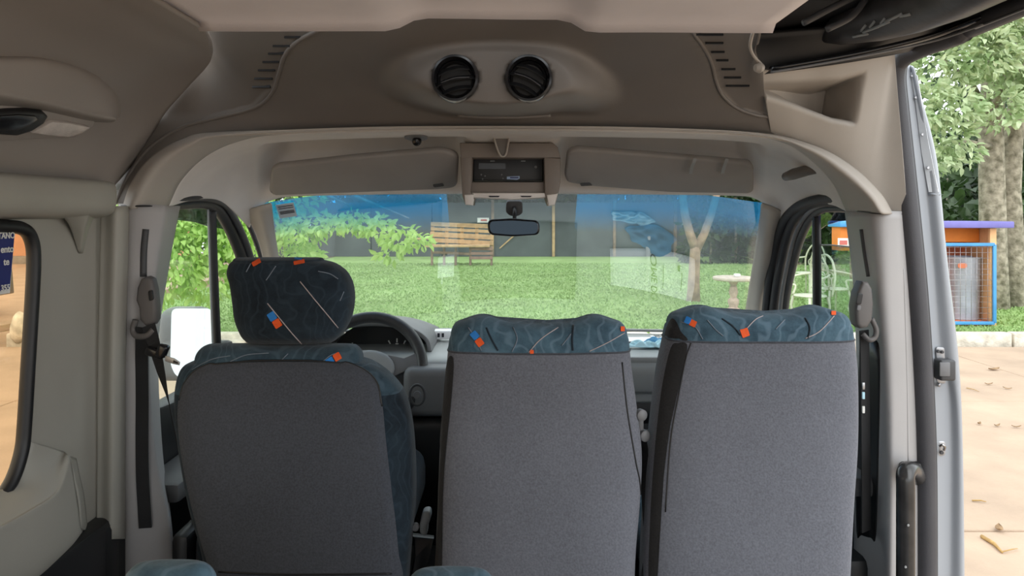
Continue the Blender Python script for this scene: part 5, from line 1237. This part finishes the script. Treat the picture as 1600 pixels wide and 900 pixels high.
# garden table
gt = empty('garden_table', PZ(1146, 490, LZ), 'round pale pedestal table on the lawn near the passenger windscreen pillar', 'table')
Yt = gt.location.y; cx_ = gt.location.x
M['stone'] = mat('painted_cast_stone', (.62, .52, .44), .8, var=.15, scale=12, bump=.3, bscale=60)
zt = P(0, 436, Yt).z
lathe('tabletop', [(.02, -.02), (.29, -.02), (.31, 0), (.31, .025), (.30, .035), (0, .035)], (cx_, Yt, zt), M['stone'], gt, 36)
hh = zt-.02-LZ
lathe('pedestal', [(.17, 0), (.17, .03), (.12, .06), (.06, .10), (.085, .17), (.085, .21), (.045, .25), (.07, .33), (.05, .42), (.035, hh*.8), (.06, hh*.92), (.10, hh)], (cx_, Yt, LZ), mat('pedestal_paint', (.55, .40, .32), .8, var=.2, scale=20), gt, 24)
tc_ = tag(rbox('table_cup', (cx_+.05, Yt-.02, zt+.06), (.10, .07, .05), M['white'], None, .015), 'small white dish standing on the round garden table', 'dish')
# cast iron chairs
M['iron'] = mat('cream_painted_iron', (.66, .66, .52), .5, var=.1, scale=20)
ck = empty('garden_chair', (0, 0, 0), 'cream cast iron garden chair nearest the van beyond the passenger door window', 'chair', 'cast iron garden chairs')
lathe('seat', [(0, 0), (.20, 0), (.215, .012), (.20, .024), (0, .024)], (0, 0, .42), M['iron'], ck, 28)
for sx in (-1, 1):
    for sy in (-1, 1): tube('leg', [(sx*.15, sy*.15, .42), (sx*.17, sy*.17, .3), (sx*.15, sy*.15, .15), (sx*.20, sy*.20, 0)], [.018, .016, .014, .018], M['iron'], ck, 8, smooth_n=0)
    tube('arm', [(sx*.17, .17, .72), (sx*.24, .05, .70), (sx*.25, -.12, .66), (sx*.22, -.18, .58), (sx*.17, -.10, .56), (sx*.19, -.12, .44)], .014, M['iron'], ck, 8, smooth_n=30)
tube('back_frame', [(-.19, .19, .43), (-.21, .22, .7), (-.13, .25, .9), (0, .26, .98), (.13, .25, .9), (.21, .22, .7), (.19, .19, .43)], .015, M['iron'], ck, 8, smooth_n=40)
for a, c, r in ((-.08, .62, .07), (.08, .62, .07), (0, .78, .08), (0, .52, .05)):
    tube('scroll', [(a+r*math.cos(t), .215+.06*(c-.5), c+r*math.sin(t)) for t in [2*math.pi*k/18 for k in range(18)]], .009, M['iron'], ck, 6, closed=True)
g1 = PZ(1266, 512, LZ); ck.location = (g1.x, g1.y, LZ); ck.rotation_euler = (0, 0, math.radians(-70))
for c in ck.children: c.matrix_parent_inverse = Matrix.Identity(4)
g2 = PZ(1262, 462, LZ); copy_tree(ck, (g2.x, g2.y, LZ), math.radians(-60), 'cream cast iron garden chair farther off, seen over the nearer one')
g3 = PZ(1300, 500, LZ); copy_tree(ck, (g3.x+.1, g3.y+.2, LZ), math.radians(100), 'cream cast iron garden chair behind the half lowered door glass')

# bin shelter with its drum
M['orangep'] = mat('orange_painted_board', (.72, .22, .035), .7, var=.12, scale=4)
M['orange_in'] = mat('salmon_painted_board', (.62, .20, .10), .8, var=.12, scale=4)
M['violet'] = mat('violet_painted_board', (.16, .15, .42), .65, var=.1, scale=5)
M['bluef'] = mat('blue_painted_frame', (.06, .28, .58), .5, var=.1, scale=5)
M['galv'] = mat('galvanised_sheet', (.42, .46, .52), .5, .35, var=.12, scale=6)
Ys = 9.65
sh = empty('bin_shelter', (6.1, Ys, LZ), 'orange wooden bin shelter with violet roof and blue mesh door on the lawn edge', 'shelter')
def XS(x, Y=Ys): return (x-800)/FPX*Y
xr_, xl_ = XS(1557), XS(1418); ztop = 1.46
rbox('roof', ((xl_+xr_)/2+.0, Ys+.36, ztop+.05), (xr_-xl_+.30, 1.0, .09), M['violet'], sh, .015)
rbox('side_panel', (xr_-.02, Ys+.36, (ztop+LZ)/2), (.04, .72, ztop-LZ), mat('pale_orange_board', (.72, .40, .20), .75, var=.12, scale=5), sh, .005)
rbox('side_panel', (xl_+.02, Ys+.36, (ztop+LZ)/2), (.04, .72, ztop-LZ), M['orangep'], sh, .005)
rbox('back_panel', ((xl_+xr_)/2, Ys+.70, (ztop+LZ)/2), (xr_-xl_-.08, .04, ztop-LZ), M['orange_in'], sh, .005)
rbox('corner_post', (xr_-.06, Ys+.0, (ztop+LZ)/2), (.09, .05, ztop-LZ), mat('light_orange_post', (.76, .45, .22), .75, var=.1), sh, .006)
rbox('top_rail', ((xl_+xr_)/2, Ys+.3, ztop-.10), (xr_-xl_-.1, .04, .2), M['orangep'], sh, .005)
rbox('floor_board', ((xl_+xr_)/2, Ys+.35, LZ+.03), (xr_-xl_-.08, .66, .05), M['orange_in'], sh, .005)
dx1, dx0 = xr_-.07, xl_+.1; dz0, dz1 = LZ+.05, 1.24
Yd = Ys-.06
for nm, c, s in (('door_bar', ((dx0+dx1)/2, Yd, dz1), (dx1-dx0, .03, .045)), ('door_bar', ((dx0+dx1)/2, Yd, dz0), (dx1-dx0, .03, .045)), ('door_bar', (dx1, Yd, (dz0+dz1)/2), (.045, .03, dz1-dz0)), ('door_bar', (dx0, Yd, (dz0+dz1)/2), (.045, .03, dz1-dz0))):
    rbox(nm, c, s, M['bluef'], sh, .006)
wires = [[Vector((x, Yd, dz0)), Vector((x, Yd, dz1))] for x in np.arange(dx0+.06, dx1, .075)]+[[Vector((dx0, Yd, z)), Vector((dx1, Yd, z))] for z in np.arange(dz0+.06, dz1, .075)]
tubes('wire_mesh', wires, .0026, M['steel'], sh, 4, 'stuff')
dr = empty('bin_drum', (XS(1506, 9.95), 10.0, LZ+.05), 'grey metal drum with a handle slot inside the orange shelter', 'bin')
lathe('drum_body', [(.20, 0), (.21, .01), (.235, .86), (.245, .88), (.235, .885), (.225, .87), (.19, .02)], dr.location, M['galv'], dr, 36)
plate('handle_slot', roundpoly([P(1497, 411, 9.755), P(1511, 411, 9.755), P(1511, 419, 9.755), P(1497, 419, 9.755)], .035, 5), .01, M['orange_in'], dr)
tube('seam', [dr.location+Vector((.2*math.cos(a)*1.12, .2*math.sin(a)*1.12, .70)) for a in [2*math.pi*k/30 for k in range(30)]], .006, M['galv'], dr, 6, closed=True)

# orange board seen over the half lowered glass
ob = empty('notice_box', P(1325, 390, 10.5), 'orange box with blue top and small pale label beyond the passenger door window', 'box')
c = P(1324, 371, 10.5)
rbox('box_body', c+Vector((.16, .15, -.02)), (.52, .3, .36), M['orangep'], ob, .01)
rbox('box_top', c+Vector((.16, .12, .20)), (.62, .42, .09), M['bluef'], ob, .015)
rbox('post', c+Vector((.16, .15, -.75)), (.08, .08, 1.12), M['timber_dark'], ob, .01)
lb_ = rbox('label_sheet', P(1318, 379, 10.47), (.17, .01, .13), M['white'], ob, .002)
rbox('label_print', P(1318, 379, 10.455), (.11, .006, .065), mat('label_print_red', (.55, .16, .14), .7, var=0), lb_, 0)

# dry leaves and twigs on the paving
M['dry'] = mat('dry_leaf', (.30, .19, .10), .9, var=.3, scale=20)
M['straw'] = mat('dry_twig', (.45, .28, .10), .9, var=.2, scale=20)
spots = [((1553, 578), .11, .045, .3, 'dark curled dry leaf on the paving near the kerb'), ((1561, 828), .055, .03, 1.0, 'small brown dry leaf on the paving by the frame bottom'), ((1558, 666), .05, .016, .4, 'thin dry leaf on the paving between joint and kerb'), ((1588, 668), .05, .014, -.1, 'dry leaf at the frame edge above the paving joint'), ((1530, 663), .03, .02, .6, 'tiny dry leaf on the paving closest to the body pillar'), ((1574, 608), .05, .018, -.7, 'narrow dry leaf on the paving below the kerb stones'), ((1545, 601), .06, .018, .1, 'pale dry leaf on the paving left of the narrow one')]
for (x, y), L, w, a, lab in spots:
    L *= .7; w *= .6
    p = PZ(x, y, .004); rgl = random.Random(int(x)); vs, fs = [], []
    for j in range(5):
        for i in range(3):
            u, v = j/4*2-1, i-1; ww = w*math.sqrt(max(0, 1-u*u))
            q = Vector((u*L, v*ww, .004+.35*w*abs(v)+.012*u*u)); vs.append(p+Matrix.Rotation(a, 3, 'Z') @ q)
    for j in range(4):
        for i in range(2): k = j*3+i; fs.append((k, k+1, k+4, k+3))
    o = mesh('dry_leaf', vs, fs, M['dry']); solid(o, .003, 0); tag(o, lab, 'leaf', 'dry leaves on the paving')
for (a, b, r, lab) in [((1534, 838), (1566, 863), .010, 'straw coloured twig lying on the paving by the frame bottom'), ((1519, 782), (1541, 784), .005, 'thin dry twig on the paving just below the joint'), ((1566, 862), (1590, 857), .003, 'hair thin twig beside the straw coloured one'), ((1510, 606), (1530, 612), .004, 'thin twig on the paving beside the pillar')]:
    A_, B_ = PZ(*a, .008), PZ(*b, .008)
    tag(tube('twig', [A_, A_.lerp(B_, .5)+Vector((.01, 0, .004)), B_], [r, r*.9, r*.5], M['straw'], None, 6), lab, 'twig', None)

# beyond the rear side window: brick building, car, white stone
bw = empty('brick_building', (-17, 22, 0), 'orange brick building across the paving, seen through the rear side window', 'building')
M['brickwall'] = mat('orange_brick_wall', (.68, .34, .19), .9, var=.15, scale=1.2)
rbox('facade', (-19, 24, 2.2), (16, .4, 4.6), M['brickwall'], bw, .01)
rbox('plinth', (-19, 23.7, .1), (16, .5, .3), mat('grey_plinth', (.28, .24, .2), .9), bw, .02)
rbox('roof', (-19, 24, 4.7), (16.6, 2, .25), M['bark'], bw, .05)
for x in (-14.5, -18, -21.5): 
    f = rbox('window', (x, 23.78, 2.3), (1.3, .08, 1.1), M['white'], bw, .02); rbox('pane', (x, 23.73, 2.3), (1.1, .03, .9), M['blackgloss'], f, 0)
car = empty('parked_car', (-8.2, 11.0, 0), 'grey parked car at the edge of the rear side window', 'car')
cxx = PX(4, 470, -8.3)
bd = [(-8.2-.0, 0)]
prof_ = [(0, .32), (.05, .75), (.25, .90), (.9, .98), (1.5, 1.35), (2.6, 1.38), (3.3, 1.0), (4.0, .90), (4.1, .5), (4.05, .3)]
Xc = -8.35
pts = [Vector((Xc, 11.85-a, z)) for a, z in prof_]
plate('body', pts, 1.6, mat('grey_car_paint', (.16, .165, .17), .3, .3, var=.05), car, .06, 3, dirv=(-1, 0, 0))
for Yw in (11.05, 8.65): lathe('wheel', [(.12, -.02), (.31, -.02), (.33, .03), (.33, .17), (.31, .2), (.12, .2)], (Xc-.18, Yw, .33), M['rubber'], car, 28, axis=(1, 0, 0))
plate('side_window', [Vector((Xc+.006, 11.85-a, z)) for a, z in ((1.1, 1.0), (1.55, 1.28), (2.5, 1.3), (3.0, 1.02))], .01, M['blackgloss'], car, dirv=(-1, 0, 0))
ws_ = PX(32, 500, -6.2)
ston = empty('white_stone', (ws_.x, ws_.y, 0), 'white painted boulder on the ground seen in the rear side window', 'stone')
bm = bmesh.new(); bmesh.ops.create_icosphere(bm, subdivisions=3, radius=.13)
rg = random.Random(3)
for v in bm.verts: v.co = Vector((v.co.x*.8, v.co.y, v.co.z*1.5))*(1+.08*math.sin(v.co.x*31+v.co.z*23)+rg.uniform(-.02, .02))
bmesh.ops.translate(bm, verts=bm.verts, vec=(ws_.x, ws_.y, .22)); frombm('rock', bm, M['kerb'], ston, True)
